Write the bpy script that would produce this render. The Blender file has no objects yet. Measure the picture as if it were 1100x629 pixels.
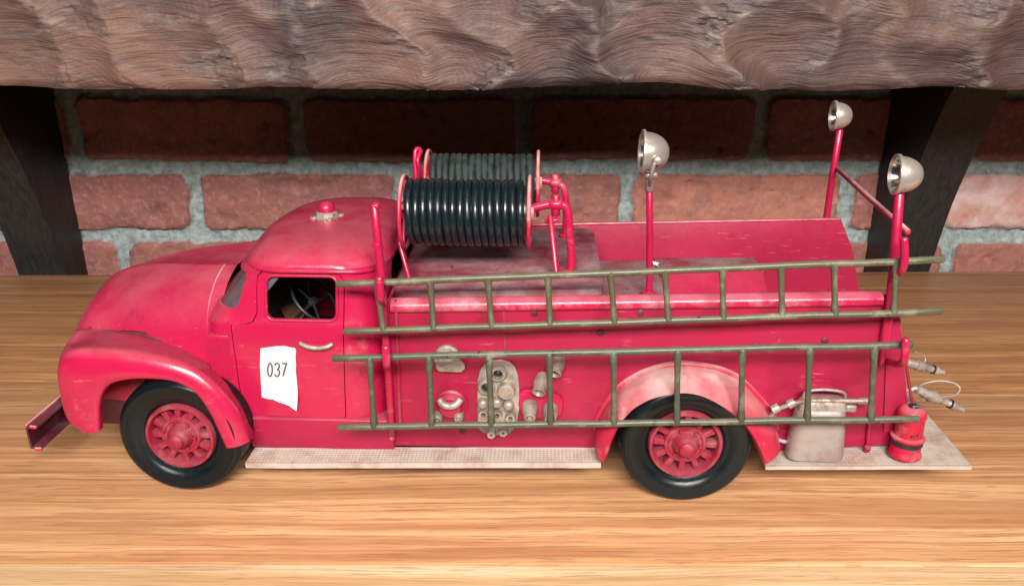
import bpy, bmesh, math, random
from mathutils import Vector, Matrix, noise
random.seed(7)
S = bpy.context.scene
C = S.collection
PI = math.pi
# ------------------------------------------------------------------ camera constants (1100 px wide photo)
F = 880.0; TH = math.radians(21); H = .278
PSI = math.radians(2.4); OY = .489
ct, st = math.cos(TH), math.sin(TH)

def _ray(u, v):
    du = (u-550)/F; dv = (314.5-v)/F
    return (du, ct+dv*st, -st+dv*ct)

def W(u, v, Y=None, z=None):
    """world point seen at u,v lying at depth Y or height z"""
    d = _ray(u, v)
    t = Y/d[1] if Y is not None else (z-H)/d[2]
    return Vector((d[0]*t, d[1]*t, H+d[2]*t))

def L(u, v, y=None, z=None):
    """truck-frame point (metres); y in mm or z in mm"""
    d = _ray(u, v); o = (0, -OY, H)
    cp, sp = math.cos(PSI), math.sin(PSI)
    R = lambda a: (a[0]*cp-a[1]*sp, a[0]*sp+a[1]*cp, a[2])
    o, d = R(o), R(d)
    t = (y*.001-o[1])/d[1] if y is not None else (z*.001-o[2])/d[2]
    return Vector((o[0]+d[0]*t, o[1]+d[1]*t, o[2]+d[2]*t))

def mm(x, y, z): return Vector((x*.001, y*.001, z*.001))
def sh(x, y, z): return Vector((x*.001, y*.001, (z+.027*x)*.001))   # the old truck sits a little nose down

# ------------------------------------------------------------------ materials
MAT = {}
def new_mat(name):
    m = bpy.data.materials.new(name); m.use_nodes = True
    nt = m.node_tree; b = nt.nodes['Principled BSDF']
    MAT[name] = m
    return m, nt, b

def nd(nt, t, **kw):
    n = nt.nodes.new(t)
    for k, v in kw.items():
        if k in n.inputs: n.inputs[k].default_value = v
        else: setattr(n, k, v)
    return n

def mixc(nt, fac, a, b, blend='MIX'):
    n = nt.nodes.new('ShaderNodeMix'); n.data_type = 'RGBA'; n.blend_type = blend
    for sock, val in ((n.inputs[0], fac), (n.inputs[6], a), (n.inputs[7], b)):
        if hasattr(val, 'is_linked'): nt.links.new(val, sock)
        elif isinstance(val, (int, float)): sock.default_value = val
        else: sock.default_value = (*val, 1) if len(val) == 3 else val
    return n.outputs[2]

def mrange(nt, val, a, b, c=0., d=1.):
    n = nt.nodes.new('ShaderNodeMapRange'); n.clamp = True
    nt.links.new(val, n.inputs[0])
    for i, q in enumerate((a, b, c, d)): n.inputs[i+1].default_value = q
    return n.outputs[0]

def fmath(nt, op, a, b=None):
    n = nt.nodes.new('ShaderNodeMath'); n.operation = op
    for i, q in enumerate((a, b)):
        if q is None: continue
        if hasattr(q, 'is_linked'): nt.links.new(q, n.inputs[i])
        else: n.inputs[i].default_value = q
    return n.outputs[0]

def coords(nt, scale=(1, 1, 1), rot=(0, 0, 0), loc=(0, 0, 0)):
    tc = nt.nodes.new('ShaderNodeTexCoord'); mp = nt.nodes.new('ShaderNodeMapping')
    nt.links.new(tc.outputs['Object'], mp.inputs[0])
    mp.inputs['Scale'].default_value = scale; mp.inputs['Rotation'].default_value = rot; mp.inputs['Location'].default_value = loc
    return mp.outputs[0]

def noi(nt, vec, scale, detail=4, rough=.55, dist=0):
    n = nt.nodes.new('ShaderNodeTexNoise')
    nt.links.new(vec, n.inputs['Vector'])
    n.inputs['Scale'].default_value = scale; n.inputs['Detail'].default_value = detail
    n.inputs['Roughness'].default_value = rough; n.inputs['Distortion'].default_value = dist
    return n.outputs[0]

def bump(nt, b, h, strength, dist):
    n = nt.nodes.new('ShaderNodeBump'); n.inputs['Strength'].default_value = strength; n.inputs['Distance'].default_value = dist
    nt.links.new(h, n.inputs['Height']); nt.links.new(n.outputs[0], b.inputs['Normal'])

def paint(name, base, dustc, d0, d1, rough=.34, up=.0, chips=None, chip_at=.30, spec=.5, coat=.0, scale=45, wear=0., crease=False, metal=0.):
    """old enamel or bare metal: colour, settled dust in blotches, fine mottling and small chips"""
    m, nt, b = new_mat(name)
    v = coords(nt)
    big = noi(nt, v, scale, 5, .6)
    fine = noi(nt, v, 420, 3, .6)
    mid = noi(nt, v, 140, 4, .6)
    c = mixc(nt, mrange(nt, mid, .35, .7, 0, .35), base, [q*.72 for q in base])
    f = mrange(nt, big, d0, d1)
    f2 = mrange(nt, fine, .3, .6, .55, 1.)
    f = fmath(nt, 'MULTIPLY', f, f2)
    if up:
        g = nt.nodes.new('ShaderNodeNewGeometry'); sx = nt.nodes.new('ShaderNodeSeparateXYZ')
        nt.links.new(g.outputs['Normal'], sx.inputs[0])
        u = mrange(nt, sx.outputs[2], .35, .95, 0, up)
        u = fmath(nt, 'MULTIPLY', u, mrange(nt, big, .3, .6, .25, 1))
        f = fmath(nt, 'MAXIMUM', f, u)
    c = mixc(nt, f, c, dustc)
    if wear:
        g2_ = nt.nodes.new('ShaderNodeNewGeometry')
        pn = g2_.outputs['Pointiness']
        w1 = fmath(nt, 'MULTIPLY', mrange(nt, pn, .497, .470), mrange(nt, mid, .30, .55))
        if crease:
            f = fmath(nt, 'MAXIMUM', f, fmath(nt, 'MULTIPLY', w1, .7))
            c = mixc(nt, fmath(nt, 'MULTIPLY', w1, .7), c, [q*.8 for q in dustc])
        for sc_r, lo in (((.3, .8, .35), 3.), ((.2, -1.2, 1.1), 7.)):
            sn = noi(nt, coords(nt, scale=(60, 900, 900), rot=sc_r, loc=(lo, lo, 0)), 1, 2, .5)
            gate = noi(nt, coords(nt, loc=(lo, 2, lo)), 26, 2, .5)
            sf = fmath(nt, 'MULTIPLY', mrange(nt, sn, .68, .71, 0, .30), mrange(nt, gate, .52, .60))
            c = mixc(nt, fmath(nt, 'MULTIPLY', sf, wear), c, dustc)
        tn_ = noi(nt, coords(nt, loc=(9, 5, 1)), 17, 3, .55)
        c = mixc(nt, mrange(nt, tn_, .35, .68, 0, .35), c, [base[0]*.66, base[1], base[2]*.85])
        gr = noi(nt, coords(nt, loc=(1, 7, 3)), 60, 7, .72, .3)
        c = mixc(nt, fmath(nt, 'MULTIPLY', mrange(nt, gr, .58, .72, 0, .42), mrange(nt, tn_, .42, .56)), c, [base[0]*.28, base[1]*.8, base[2]*.5])
    r = mrange(nt, f, 0, 1, rough, min(1, rough+.35))
    r = fmath(nt, 'ADD', r, mrange(nt, mid, .3, .7, -.05, .08))
    if chips:
        ch = noi(nt, coords(nt, loc=(3, 1, 2)), 95, 6, .7)
        cf = mrange(nt, ch, chip_at, chip_at-.03)
        c = mixc(nt, cf, c, chips)
    nt.links.new(c, b.inputs['Base Color']); nt.links.new(r, b.inputs['Roughness'])
    b.inputs['Specular IOR Level'].default_value = spec
    b.inputs['Coat Weight'].default_value = coat; b.inputs['Coat Roughness'].default_value = .25
    b.inputs['Metallic'].default_value = metal
    h = fmath(nt, 'ADD', fmath(nt, 'MULTIPLY', mid, .7), fmath(nt, 'MULTIPLY', fine, .3))
    bump(nt, b, h, .22, .0008)
    return m

RED = (.42, .008, .055); DUST = (.62, .30, .31)
paint('red_enamel', RED, DUST, .60, .98, rough=.27, up=.10, chips=(.06, .006, .015), chip_at=.245, spec=.5, wear=.8)
paint('red_coachwork', RED, DUST, .60, .98, rough=.24, up=.22, coat=.35, chips=(.06, .006, .015), chip_at=.25, spec=.5, wear=.8, crease=True)
paint('red_body_panel', (.325, .007, .045), DUST, .68, 1.05, rough=.40, up=.22, chips=(.03, .008, .02), chip_at=.285, wear=1.)
paint('red_dusty', (.46, .014, .052), (.57, .44, .41), .50, .80, rough=.42, up=.95, chips=(.03, .006, .015), chip_at=.30, wear=.8)
paint('red_rail', (.44, .010, .058), (.62, .36, .39), .48, .80, rough=.26, up=.34, chips=(.03, .006, .015), chip_at=.28)
paint('red_grimy', (.26, .010, .030), (.22, .10, .11), .42, .75, rough=.5, chips=(.02, .004, .01), chip_at=.33)
paint('maroon_shade_grime', (.085, .008, .020), (.14, .06, .07), .45, .8, rough=.5)  # grime on seams and rivets; elsewhere shade put into the colour
paint('red_wheel', (.25, .010, .032), (.30, .11, .12), .46, .8, rough=.42, up=.35, scale=90)
paint('dusty_deck', (.20, .022, .045), (.25, .165, .170), .34, .62, rough=.62, chips=(.03, .035, .04), chip_at=.36, scale=38)
paint('tread_paint', (.43, .375, .325), (.30, .20, .165), .47, .66, rough=.6, chips=(.30, .02, .035), chip_at=.335, scale=60)
paint('aged_silver', (.45, .405, .35), (.20, .15, .135), .42, .64, rough=.36, chips=(.05, .04, .04), chip_at=.33, scale=150, metal=.5)
paint('can_metal', (.36, .33, .315), (.27, .17, .17), .45, .72, rough=.42, chips=(.28, .10, .10), chip_at=.33, scale=70, metal=.45)
paint('lamp_nickel', (.50, .44, .395), (.27, .22, .19), .46, .74, rough=.28, chips=(.06, .045, .04), chip_at=.31, scale=120, metal=.6)
paint('mirror_nickel', (.80, .77, .74), (.5, .45, .42), .6, .9, rough=.16, scale=120, metal=.95)
paint('ladder_paint', (.060, .068, .044), (.21, .215, .16), .50, .8, rough=.38, up=.35, chips=(.030, .028, .030), chip_at=.365, scale=80)
paint('ladder_brass', (.080, .076, .044), (.24, .225, .155), .50, .8, rough=.36, up=.35, chips=(.035, .032, .028), chip_at=.365, scale=80)
paint('black_trim', (.012, .016, .018), (.06, .06, .06), .6, .9, rough=.4)
paint('extinguisher_red', (.40, .007, .034), (.52, .25, .26), .52, .85, rough=.35, up=.5, chips=(.02, .01, .012), chip_at=.30, scale=90)
paint('rubber_tyre', (.002, .006, .008), (.018, .024, .026), .72, 1., rough=.30, spec=.34, chips=(.16, .15, .14), chip_at=.27, scale=55)
paint('hose_rubber', (.006, .012, .016), (.03, .04, .045), .56, .9, rough=.26, scale=90)
paint('hose_rubber_dusty', (.006, .012, .012), (.030, .043, .041), .38, .66, rough=.6, up=.3, scale=120)
paint('corbel_stain', (.010, .011, .012), (.045, .038, .034), .5, .8, rough=.6, scale=25)
paint('tan_board', (.46, .24, .11), (.3, .16, .09), .5, .8, rough=.7)
paint('paper', (.50, .52, .55), (.74, .72, .72), .6, .95, rough=.7, scale=70)
paint('ink', (.05, .05, .06), (.09, .09, .1), .5, .8, rough=.7)

m, nt, b = new_mat('dusty_pane')
n1 = noi(nt, coords(nt), 60, 4, .6)
b.inputs['Base Color'].default_value = (.17, .13, .155, 1); b.inputs['Roughness'].default_value = .25
nt.links.new(mrange(nt, n1, .3, .7, .38, .62), b.inputs['Alpha'])
# dark stained wood of the corbels with vertical grain
m, nt, b = new_mat('dark_wood')
v = coords(nt, scale=(90, 90, 6))
g1 = noi(nt, v, 3, 5, .6, .4); g2 = noi(nt, coords(nt), 14, 4, .6)
c = mixc(nt, mrange(nt, g1, .35, .7), (.005, .006, .007), (.022, .019, .018))
c = mixc(nt, mrange(nt, g2, .4, .75, 0, .6), c, (.016, .016, .018))
nt.links.new(c, b.inputs['Base Color']); b.inputs['Roughness'].default_value = .55
bump(nt, b, g1, .4, .002)

# oak boards
def oak(name, light, mid, dark, seed, rough=.42):
    m, nt, b = new_mat(name)
    warp = noi(nt, coords(nt, scale=(1.6, 3.2, 1), loc=(seed, seed*.37, 0)), 2.2, 3, .5)
    tc = nt.nodes.new('ShaderNodeTexCoord'); sp = nt.nodes.new('ShaderNodeSeparateXYZ')
    nt.links.new(tc.outputs['Object'], sp.inputs[0])
    yy = fmath(nt, 'ADD', sp.outputs[1], fmath(nt, 'MULTIPLY', warp, .016))
    def streak(sx, sy, det, off):
        cb = nt.nodes.new('ShaderNodeCombineXYZ')
        nt.links.new(fmath(nt, 'ADD', fmath(nt, 'MULTIPLY', sp.outputs[0], sx), seed+off), cb.inputs[0])
        nt.links.new(fmath(nt, 'MULTIPLY', yy, sy), cb.inputs[1])
        return noi(nt, cb.outputs[0], 1, det, .6)
    bands = streak(2.6, 85, 5, 0)
    fine = streak(6.5, 380, 5, 4)
    pores = streak(34, 820, 3, 9)
    lines = streak(5.5, 185, 5, 14)
    blot = noi(nt, coords(nt, scale=(1, 2.4, 1), loc=(seed*2, 1, 0)), 6, 4, .55)
    c = mixc(nt, mrange(nt, bands, .34, .62), dark, mid)
    c = mixc(nt, mrange(nt, bands, .52, .72, 0, .9), c, light)
    c = mixc(nt, mrange(nt, fine, .515, .60, 0, .80), c, dark)
    c = mixc(nt, mrange(nt, pores, .56, .62, 0, .55), c, [q*.6 for q in dark])
    lg = fmath(nt, 'MULTIPLY', mrange(nt, lines, .555, .59), mrange(nt, pores, .36, .50, .35, 1.))
    c = mixc(nt, fmath(nt, 'MULTIPLY', lg, .70), c, [q*.85 for q in dark])
    c = mixc(nt, mrange(nt, blot, .45, .72, 0, .5), c, [q*.80 for q in mid])
    nt.links.new(c, b.inputs['Base Color'])
    nt.links.new(mrange(nt, fine, .3, .7, rough-.05, rough+.12), b.inputs['Roughness'])
    h = fmath(nt, 'SUBTRACT', fmath(nt, 'MULTIPLY', bands, .5), fmath(nt, 'MULTIPLY', mrange(nt, pores, .58, .72), .5))
    bump(nt, b, h, .16, .0006)
    return m
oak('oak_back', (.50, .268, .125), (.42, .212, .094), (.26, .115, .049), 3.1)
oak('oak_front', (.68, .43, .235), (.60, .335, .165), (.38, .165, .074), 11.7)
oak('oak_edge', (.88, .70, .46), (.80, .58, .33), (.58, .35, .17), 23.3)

# hewn beam
m, nt, b = new_mat('hewn_beam')
at = nt.nodes.new('ShaderNodeAttribute'); at.attribute_name = 'torn'
ar = nt.nodes.new('ShaderNodeAttribute'); ar.attribute_name = 'ridge'
sc_a = nt.nodes.new('ShaderNodeAttribute'); sc_a.attribute_name = 'scoop'
tc = nt.nodes.new('ShaderNodeTexCoord'); sp = nt.nodes.new('ShaderNodeSeparateXYZ'); nt.links.new(tc.outputs['Object'], sp.inputs[0])
zz = fmath(nt, 'ADD', sp.outputs[2], fmath(nt, 'MULTIPLY', sc_a.outputs['Fac'], .013))
def grain(sx, sz, det, rough, dist):
    cbn = nt.nodes.new('ShaderNodeCombineXYZ')
    nt.links.new(fmath(nt, 'MULTIPLY', sp.outputs[0], sx), cbn.inputs[0]); nt.links.new(fmath(nt, 'MULTIPLY', zz, sz), cbn.inputs[2])
    nt.links.new(fmath(nt, 'MULTIPLY', sp.outputs[1], 20.), cbn.inputs[1])
    return noi(nt, cbn.outputs[0], 1, det, rough, dist)
g = grain(16, 210, 5, .65, .5)
g2 = grain(34, 620, 4, .65, .4)
bl = noi(nt, coords(nt, loc=(2, 0, 5)), 8, 5, .6)
fl = noi(nt, coords(nt, scale=(60, 60, 170)), 1, 4, .6)
c = mixc(nt, mrange(nt, bl, .36, .64), (.038, .023, .026), (.155, .080, .059))
c = mixc(nt, mrange(nt, g, .48, .68, 0, .42), c, (.055, .036, .037))
c = mixc(nt, mrange(nt, g2, .54, .66, 0, .45), c, (.028, .022, .025))
c = mixc(nt, fmath(nt, 'MULTIPLY', at.outputs['Fac'], mrange(nt, bl, .25, .5, .45, .85)), c, (.075, .060, .060))
c = mixc(nt, fmath(nt, 'MULTIPLY', at.outputs['Fac'], mrange(nt, fl, .54, .68)), c, (.23, .185, .165))
c = mixc(nt, fmath(nt, 'MULTIPLY', ar.outputs['Fac'], mrange(nt, fl, .42, .62, 0, .45)), c, (.26, .175, .14))
nt.links.new(c, b.inputs['Base Color']); b.inputs['Roughness'].default_value = .55
bump(nt, b, fmath(nt, 'ADD', g, fmath(nt, 'MULTIPLY', g2, .7)), .65, .0022)

# brick wall: the vertex attributes carry which brick and where the mortar is
m, nt, b = new_mat('old_brick')
a1 = nt.nodes.new('ShaderNodeAttribute'); a1.attribute_name = 'mortar'
a2 = nt.nodes.new('ShaderNodeAttribute'); a2.attribute_name = 'brick_tone'
n1 = noi(nt, coords(nt), 38, 6, .62); n2 = noi(nt, coords(nt, loc=(4, 4, 4)), 170, 5, .65)
c = mixc(nt, a2.outputs['Fac'], (.165, .058, .056), (.36, .140, .098))
c = mixc(nt, mrange(nt, n1, .42, .72, 0, .75), c, (.120, .050, .053))
c = mixc(nt, fmath(nt, 'MULTIPLY', mrange(nt, a2.outputs['Fac'], 1.05, 1.8), mrange(nt, n1, .30, .60)), c, (.46, .33, .315))
c = mixc(nt, mrange(nt, n2, .50, .72, 0, .42), c, (.40, .225, .20))
mo = mixc(nt, mrange(nt, n2, .3, .7), (.12, .158, .160), (.325, .385, .378))
mo = mixc(nt, mrange(nt, n1, .5, .75, 0, .5), mo, (.22, .215, .20))
c = mixc(nt, mrange(nt, a1.outputs['Fac'], .25, .75), c, mo)
nt.links.new(c, b.inputs['Base Color']); b.inputs['Roughness'].default_value = .78
bump(nt, b, fmath(nt, 'ADD', n1, n2), .38, .0025)

# ------------------------------------------------------------------ mesh helpers
def link(o, parent=None):
    C.objects.link(o)
    if parent: o.parent = parent
    return o

def obj(name, bm, mat, parent=None, smooth=35, mods=()):
    me = bpy.data.meshes.new(name)
    bmesh.ops.recalc_face_normals(bm, faces=bm.faces[:])
    bm.to_mesh(me); bm.free()
    me.materials.append(MAT[mat])
    o = bpy.data.objects.new(name, me)
    link(o, parent)
    if smooth:
        me.polygons.foreach_set('use_smooth', [True]*len(me.polygons))
        me.set_sharp_from_angle(angle=math.radians(smooth))
    return o

def empty(name, parent=None, loc=(0, 0, 0)):
    o = bpy.data.objects.new(name, None); o.empty_display_size = .01
    o.location = loc
    return link(o, parent)

def tag(o, label, cat, group=None, kind=None):
    o['label'] = label; o['category'] = cat
    if group: o['group'] = group
    if kind: o['kind'] = kind
    return o

def tube(bm, pts, r, n=12, closed=False, cap=True):
    pts = [Vector(p) for p in pts]
    N = len(pts); rings = []
    rr = r if isinstance(r, (list, tuple)) else [r]*N
    up = None
    for i, p in enumerate(pts):
        a = pts[(i-1) % N] if (closed or i) else p
        c_ = pts[(i+1) % N] if (closed or i < N-1) else p
        t = (c_-a).normalized()
        if up is None:
            up = t.orthogonal().normalized()
        up = (up - t*up.dot(t)).normalized()
        s = t.cross(up)
        rings.append([bm.verts.new(p + (up*math.cos(2*PI*k/n) + s*math.sin(2*PI*k/n))*rr[i]) for k in range(n)])
    for i in range(N if closed else N-1):
        A, B = rings[i], rings[(i+1) % N]
        for k in range(n):
            bm.faces.new((A[k], A[(k+1) % n], B[(k+1) % n], B[k]))
    if cap and not closed:
        for Rg, q, sgn in ((rings[0], pts[0]-pts[1], 1), (rings[-1], pts[-1]-pts[-2], 1)):
            rad = (Rg[0].co-Rg[n//2].co).length/2
            cen = sum((w.co for w in Rg), Vector())/n
            ins = [bm.verts.new(cen+(w.co-cen)*.72+q.normalized()*rad*.28) for w in Rg]
            for k in range(n): bm.faces.new((Rg[k], Rg[(k+1) % n], ins[(k+1) % n], ins[k]))
            bm.faces.new(ins)
    return bm

def smooth_path(pts, n=8, closed=False):
    pts = [Vector(p) for p in pts]; out = []; N = len(pts)
    for i in range(N if closed else N-1):
        g = lambda k: pts[k % N] if closed else pts[max(0, min(N-1, k))]
        p0, p1, p2, p3 = g(i-1), g(i), g(i+1), g(i+2)
        for k in range(n):
            t = k/n
            out.append(.5*((2*p1)+(p2-p0)*t+(2*p0-5*p1+4*p2-p3)*t*t+(3*p1-p0-3*p2+p3)*t**3))
    if not closed: out.append(pts[-1])
    return out

def lathe(bm, prof, o=(0, 0, 0), axis=(0, 0, 1), n=28, cap=True):
    """prof: (radius, height) list; closed with caps where radius>0 at ends"""
    ax = Vector(axis).normalized(); u = ax.orthogonal().normalized(); w = ax.cross(u); o = Vector(o)
    rings = []
    for r, h in prof:
        if r <= 1e-7: rings.append([bm.verts.new(o+ax*h)])
        else: rings.append([bm.verts.new(o+ax*h+(u*math.cos(2*PI*k/n)+w*math.sin(2*PI*k/n))*r) for k in range(n)])
    for A, B in zip(rings, rings[1:]):
        for k in range(n):
            f = [A[k % len(A)], A[(k+1) % len(A)], B[(k+1) % len(B)], B[k % len(B)]]
            q = []
            for x in f:
                if x not in q: q.append(x)
            if len(q) > 2: bm.faces.new(q)
    for Rg in ((rings[0], rings[-1]) if cap else ()):
        if len(Rg) > 2:
            try: bm.faces.new(Rg)
            except ValueError: pass
    return bm

def loft(bm, rings, closed=True, cap=True):
    vs = [[bm.verts.new(p) for p in r] for r in rings]
    n = len(vs[0])
    for A, B in zip(vs, vs[1:]):
        for k in range(n if closed else n-1):
            bm.faces.new((A[k], A[(k+1) % n], B[(k+1) % n], B[k]))
    if cap and closed:
        bm.faces.new(vs[0]); bm.faces.new(vs[-1])
    return vs

def rbox(bm, x0, x1, y0, y1, z0, z1, r=1., seg=3, f=mm):
    """box in millimetres with rounded edges"""
    t = bmesh.new()
    vs = [t.verts.new((x, y, z)) for x in (x0, x1) for y in (y0, y1) for z in (z0, z1)]
    for q in ((0, 1, 3, 2), (4, 6, 7, 5), (0, 4, 5, 1), (2, 3, 7, 6), (0, 2, 6, 4), (1, 5, 7, 3)):
        t.faces.new([vs[i] for i in q])
    if r > 0: bmesh.ops.bevel(t, geom=t.edges[:], offset=r, segments=seg, affect='EDGES', profile=.5)
    mp = {}
    for v in t.verts: mp[v] = bm.verts.new(f(*v.co))
    for fa in t.faces: bm.faces.new([mp[v] for v in fa.verts])
    t.free()
    return bm

def prism(bm, front, back, bevel=0.):
    """closed outline (list of points) joined to the same outline further back"""
    t = bmesh.new()
    A = [t.verts.new(p) for p in front]; B = [t.verts.new(p) for p in back]
    n = len(A)
    t.faces.new(A); t.faces.new(B[::-1])
    for k in range(n): t.faces.new((A[k], B[k], B[(k+1) % n], A[(k+1) % n]))
    if bevel:
        es = [e for e in t.edges if all(v in set(A) for v in e.verts) or all(v in set(B) for v in e.verts)]
        bmesh.ops.bevel(t, geom=es, offset=bevel, segments=2, affect='EDGES', profile=.5)
    mp = {v: bm.verts.new(v.co) for v in t.verts}
    for fa in t.faces: bm.faces.new([mp[v] for v in fa.verts])
    t.free()
    return bm

def rrect(x0, x1, z0, z1, r, n=5):
    out = []
    for cx, cz, a0 in ((x1-r, z1-r, 0), (x0+r, z1-r, PI/2), (x0+r, z0+r, PI), (x1-r, z0+r, 1.5*PI)):
        for k in range(n+1):
            a = a0+PI/2*k/n; out.append((cx+r*math.cos(a), cz+r*math.sin(a)))
    return out

def mirrored(o, name=None):
    """the same part on the far side of the truck"""
    me = o.data.copy()
    bm = bmesh.new(); bm.from_mesh(me)
    for v in bm.verts: v.co.y *= -1
    bmesh.ops.reverse_faces(bm, faces=bm.faces[:])
    bm.to_mesh(me); bm.free()
    c_ = bpy.data.objects.new(name or o.name.split('.')[0], me)
    return link(c_, o.parent)

def bake(o):
    dg = bpy.context.evaluated_depsgraph_get()
    dg.update()
    me = bpy.data.meshes.new_from_object(o.evaluated_get(dg))
    o.modifiers.clear(); o.data = me
    return o

def boolean(o, cutter, op):
    md = o.modifiers.new('cut', 'BOOLEAN'); md.operation = op; md.object = cutter; md.solver = 'EXACT'
    bake(o)

def resharp(o, a=30):
    me = o.data
    me.polygons.foreach_set('use_smooth', [True]*len(me.polygons))
    me.set_sharp_from_angle(angle=math.radians(a))

def copy_part(o, parent, loc=None, rot=None):
    c_ = o.copy(); C.objects.link(c_); c_.parent = parent
    if loc is not None: c_.location = loc
    if rot is not None: c_.rotation_euler = rot
    for ch in list(o.children): copy_part(ch, c_)
    return c_

# ================================================================== SETTING
# ---- oak table top: three boards
def board(name, mat, outline, z0=-.03, z1=0., bev=.0012):
    bm = bmesh.new()
    prism(bm, [Vector((x, y, z1)) for x, y in outline], [Vector((x, y, z0)) for x, y in outline], bev)
    return bm
def edge_y(u0, v0, u1, v1):
    a, c_ = W(u0, v0, z=0), W(u1, v1, z=0)
    k = (c_.y-a.y)/(c_.x-a.x)
    return lambda x: a.y+k*(x-a.x)
e_back = edge_y(0, 295, 1100, 291); e_joint = edge_y(0, 408, 1100, 424); e_front = edge_y(0, 603, 1100, 607)
table = empty('table_top', None, (0, 0, 0))
table['kind'] = 'structure'; table['label'] = 'honey oak table top of glued boards under the toy fire engine'
XL = .95
def strip(f, g, gap=.0005):
    return [(-XL, f(-XL)+gap), (XL, f(XL)+gap), (XL, g(XL)-gap), (-XL, g(-XL)-gap)]
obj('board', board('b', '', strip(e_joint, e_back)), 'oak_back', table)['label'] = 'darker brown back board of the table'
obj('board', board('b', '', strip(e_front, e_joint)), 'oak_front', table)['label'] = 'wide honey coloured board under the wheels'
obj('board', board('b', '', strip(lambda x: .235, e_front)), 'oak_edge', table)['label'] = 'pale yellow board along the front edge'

# ---- brick wall
WY = .85
courses = [  # bottom z of brick, top z, list of joint x positions
    (-.126, -.065, None), (-.053, .0132, None), (.0256, .0880, None), (.0990, .1662, None), (.178, .238, None), (.252, .31, None)]
def jx(u, v): return W(u, v, Y=WY).x
joints = {1: [jx(-110, 277), jx(137, 277), jx(352, 277), jx(590, 277), jx(800, 277), jx(1014, 277), jx(1245, 277)],
          2: [jx(-30, 215), jx(211, 215), jx(432, 215), jx(672, 215), jx(906, 215), jx(1010, 215), jx(1250, 215)],
          3: [jx(-160, 140), jx(80, 140), jx(319, 140), jx(562, 140), jx(815, 140), jx(1040, 140), jx(1280, 140)]}
for k in (0, 4, 5):
    joints[k] = [-1.2+.234*i+(.117 if k % 2 else .03) for i in range(11)]
for k in (1, 2, 3):
    a = joints[k]; joints[k] = [a[0]-.47, a[0]-.235]+a+[a[-1]+.235, a[-1]+.47]
TONE = {(2, 2): .25, (2, 3): .32, (2, 4): .5, (2, 5): 1., (2, 6): .45, (2, 7): 1.8, (1, 2): .4, (1, 3): .45, (1, 7): .75, (1, 6): .6}
def build_wall():
    bm = bmesh.new()
    x0, x1, z0, z1, stp = -1.05, 1.05, -.10, .24, .0027
    nx = int((x1-x0)/stp); nz = int((z1-z0)/stp)
    lm = bm.verts.layers.float.new('mortar'); lt = bm.verts.layers.float.new('brick_tone')
    rows = []
    hs = .0052
    for j in range(nz+1):
        z = z0+(z1-z0)*j/nz; row = []
        for i in range(nx+1):
            x = x0+(x1-x0)*i/nx
            wob = noise.noise(Vector((x*22, z*22, 1)))*.0024+noise.noise(Vector((x*70, z*70, 4)))*.0018+noise.noise(Vector((x*170, z*170, 8)))*.0012
            best = -1; tone = .3
            for k, (b0, b1, _) in enumerate(courses):
                if b0-.02 < z < b1+.02:
                    sag = noise.noise(Vector((x*3, k*5., 0)))*.003
                    dz = min(z-b0-sag, b1+sag-z)
                    js = joints[k]
                    for q in range(len(js)-1):
                        if js[q] <= x < js[q+1]:
                            rnd = random.Random(k*100+q)
                            tl = (rnd.random()-.5)*.004
                            d = min(dz, x-js[q]-hs+tl, js[q+1]-hs-x+tl)+wob
                            # rounded arris
                            dx_ = min(x-js[q]-hs, js[q+1]-hs-x); 
                            if dx_ < .013 and dz < .013: d = min(d, .013-math.hypot(.013-dx_, .013-dz)+wob)
                            if d > best: best = d; tone = TONE.get((k, q), rnd.random()*.6)
            bm_ = max(0, min(1, best/.0032))       # 0 mortar, 1 brick face
            s = bm_*bm_*(3-2*bm_)
            rough = noise.fractal(Vector((x*60, z*60, 3)), .8, 2.1, 4)*.0012
            pit = noise.noise(Vector((x*110+9, z*110, 6)))
            pit = (max(0, pit-.42)*-.012-max(0, noise.noise(Vector((x*28, z*34, 15)))-.40)*.012)*s
            mort = noise.fractal(Vector((x*90, z*90, 11)), .9, 2., 3)*.0016
            y = WY - (s*.0075 + rough + pit + (1-s)*mort)
            vt = bm.verts.new((x, y, z)); vt[lm] = 1-s; vt[lt] = tone
            row.append(vt)
        rows.append(row)
    for j in range(nz):
        for i in range(nx):
            bm.faces.new((rows[j][i], rows[j][i+1], rows[j+1][i+1], rows[j+1][i]))
    # give the wall its thickness
    ring = [rows[0][i] for i in range(nx+1)]+[rows[j][nx] for j in range(1, nz+1)]+[rows[nz][i] for i in range(nx-1, -1, -1)]+[rows[j][0] for j in range(nz-1, 0, -1)]
    bk = [bm.verts.new((v.co.x, WY+.10, v.co.z)) for v in ring]
    n = len(ring)
    for k in range(n): bm.faces.new((ring[k], bk[k], bk[(k+1) % n], ring[(k+1) % n]))
    bm.faces.new(bk)
    return bm
o = obj('brick_wall', build_wall(), 'old_brick', None, 60)
tag(o, 'red brick wall with pale grey mortar behind the fire engine', 'brick wall')

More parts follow.
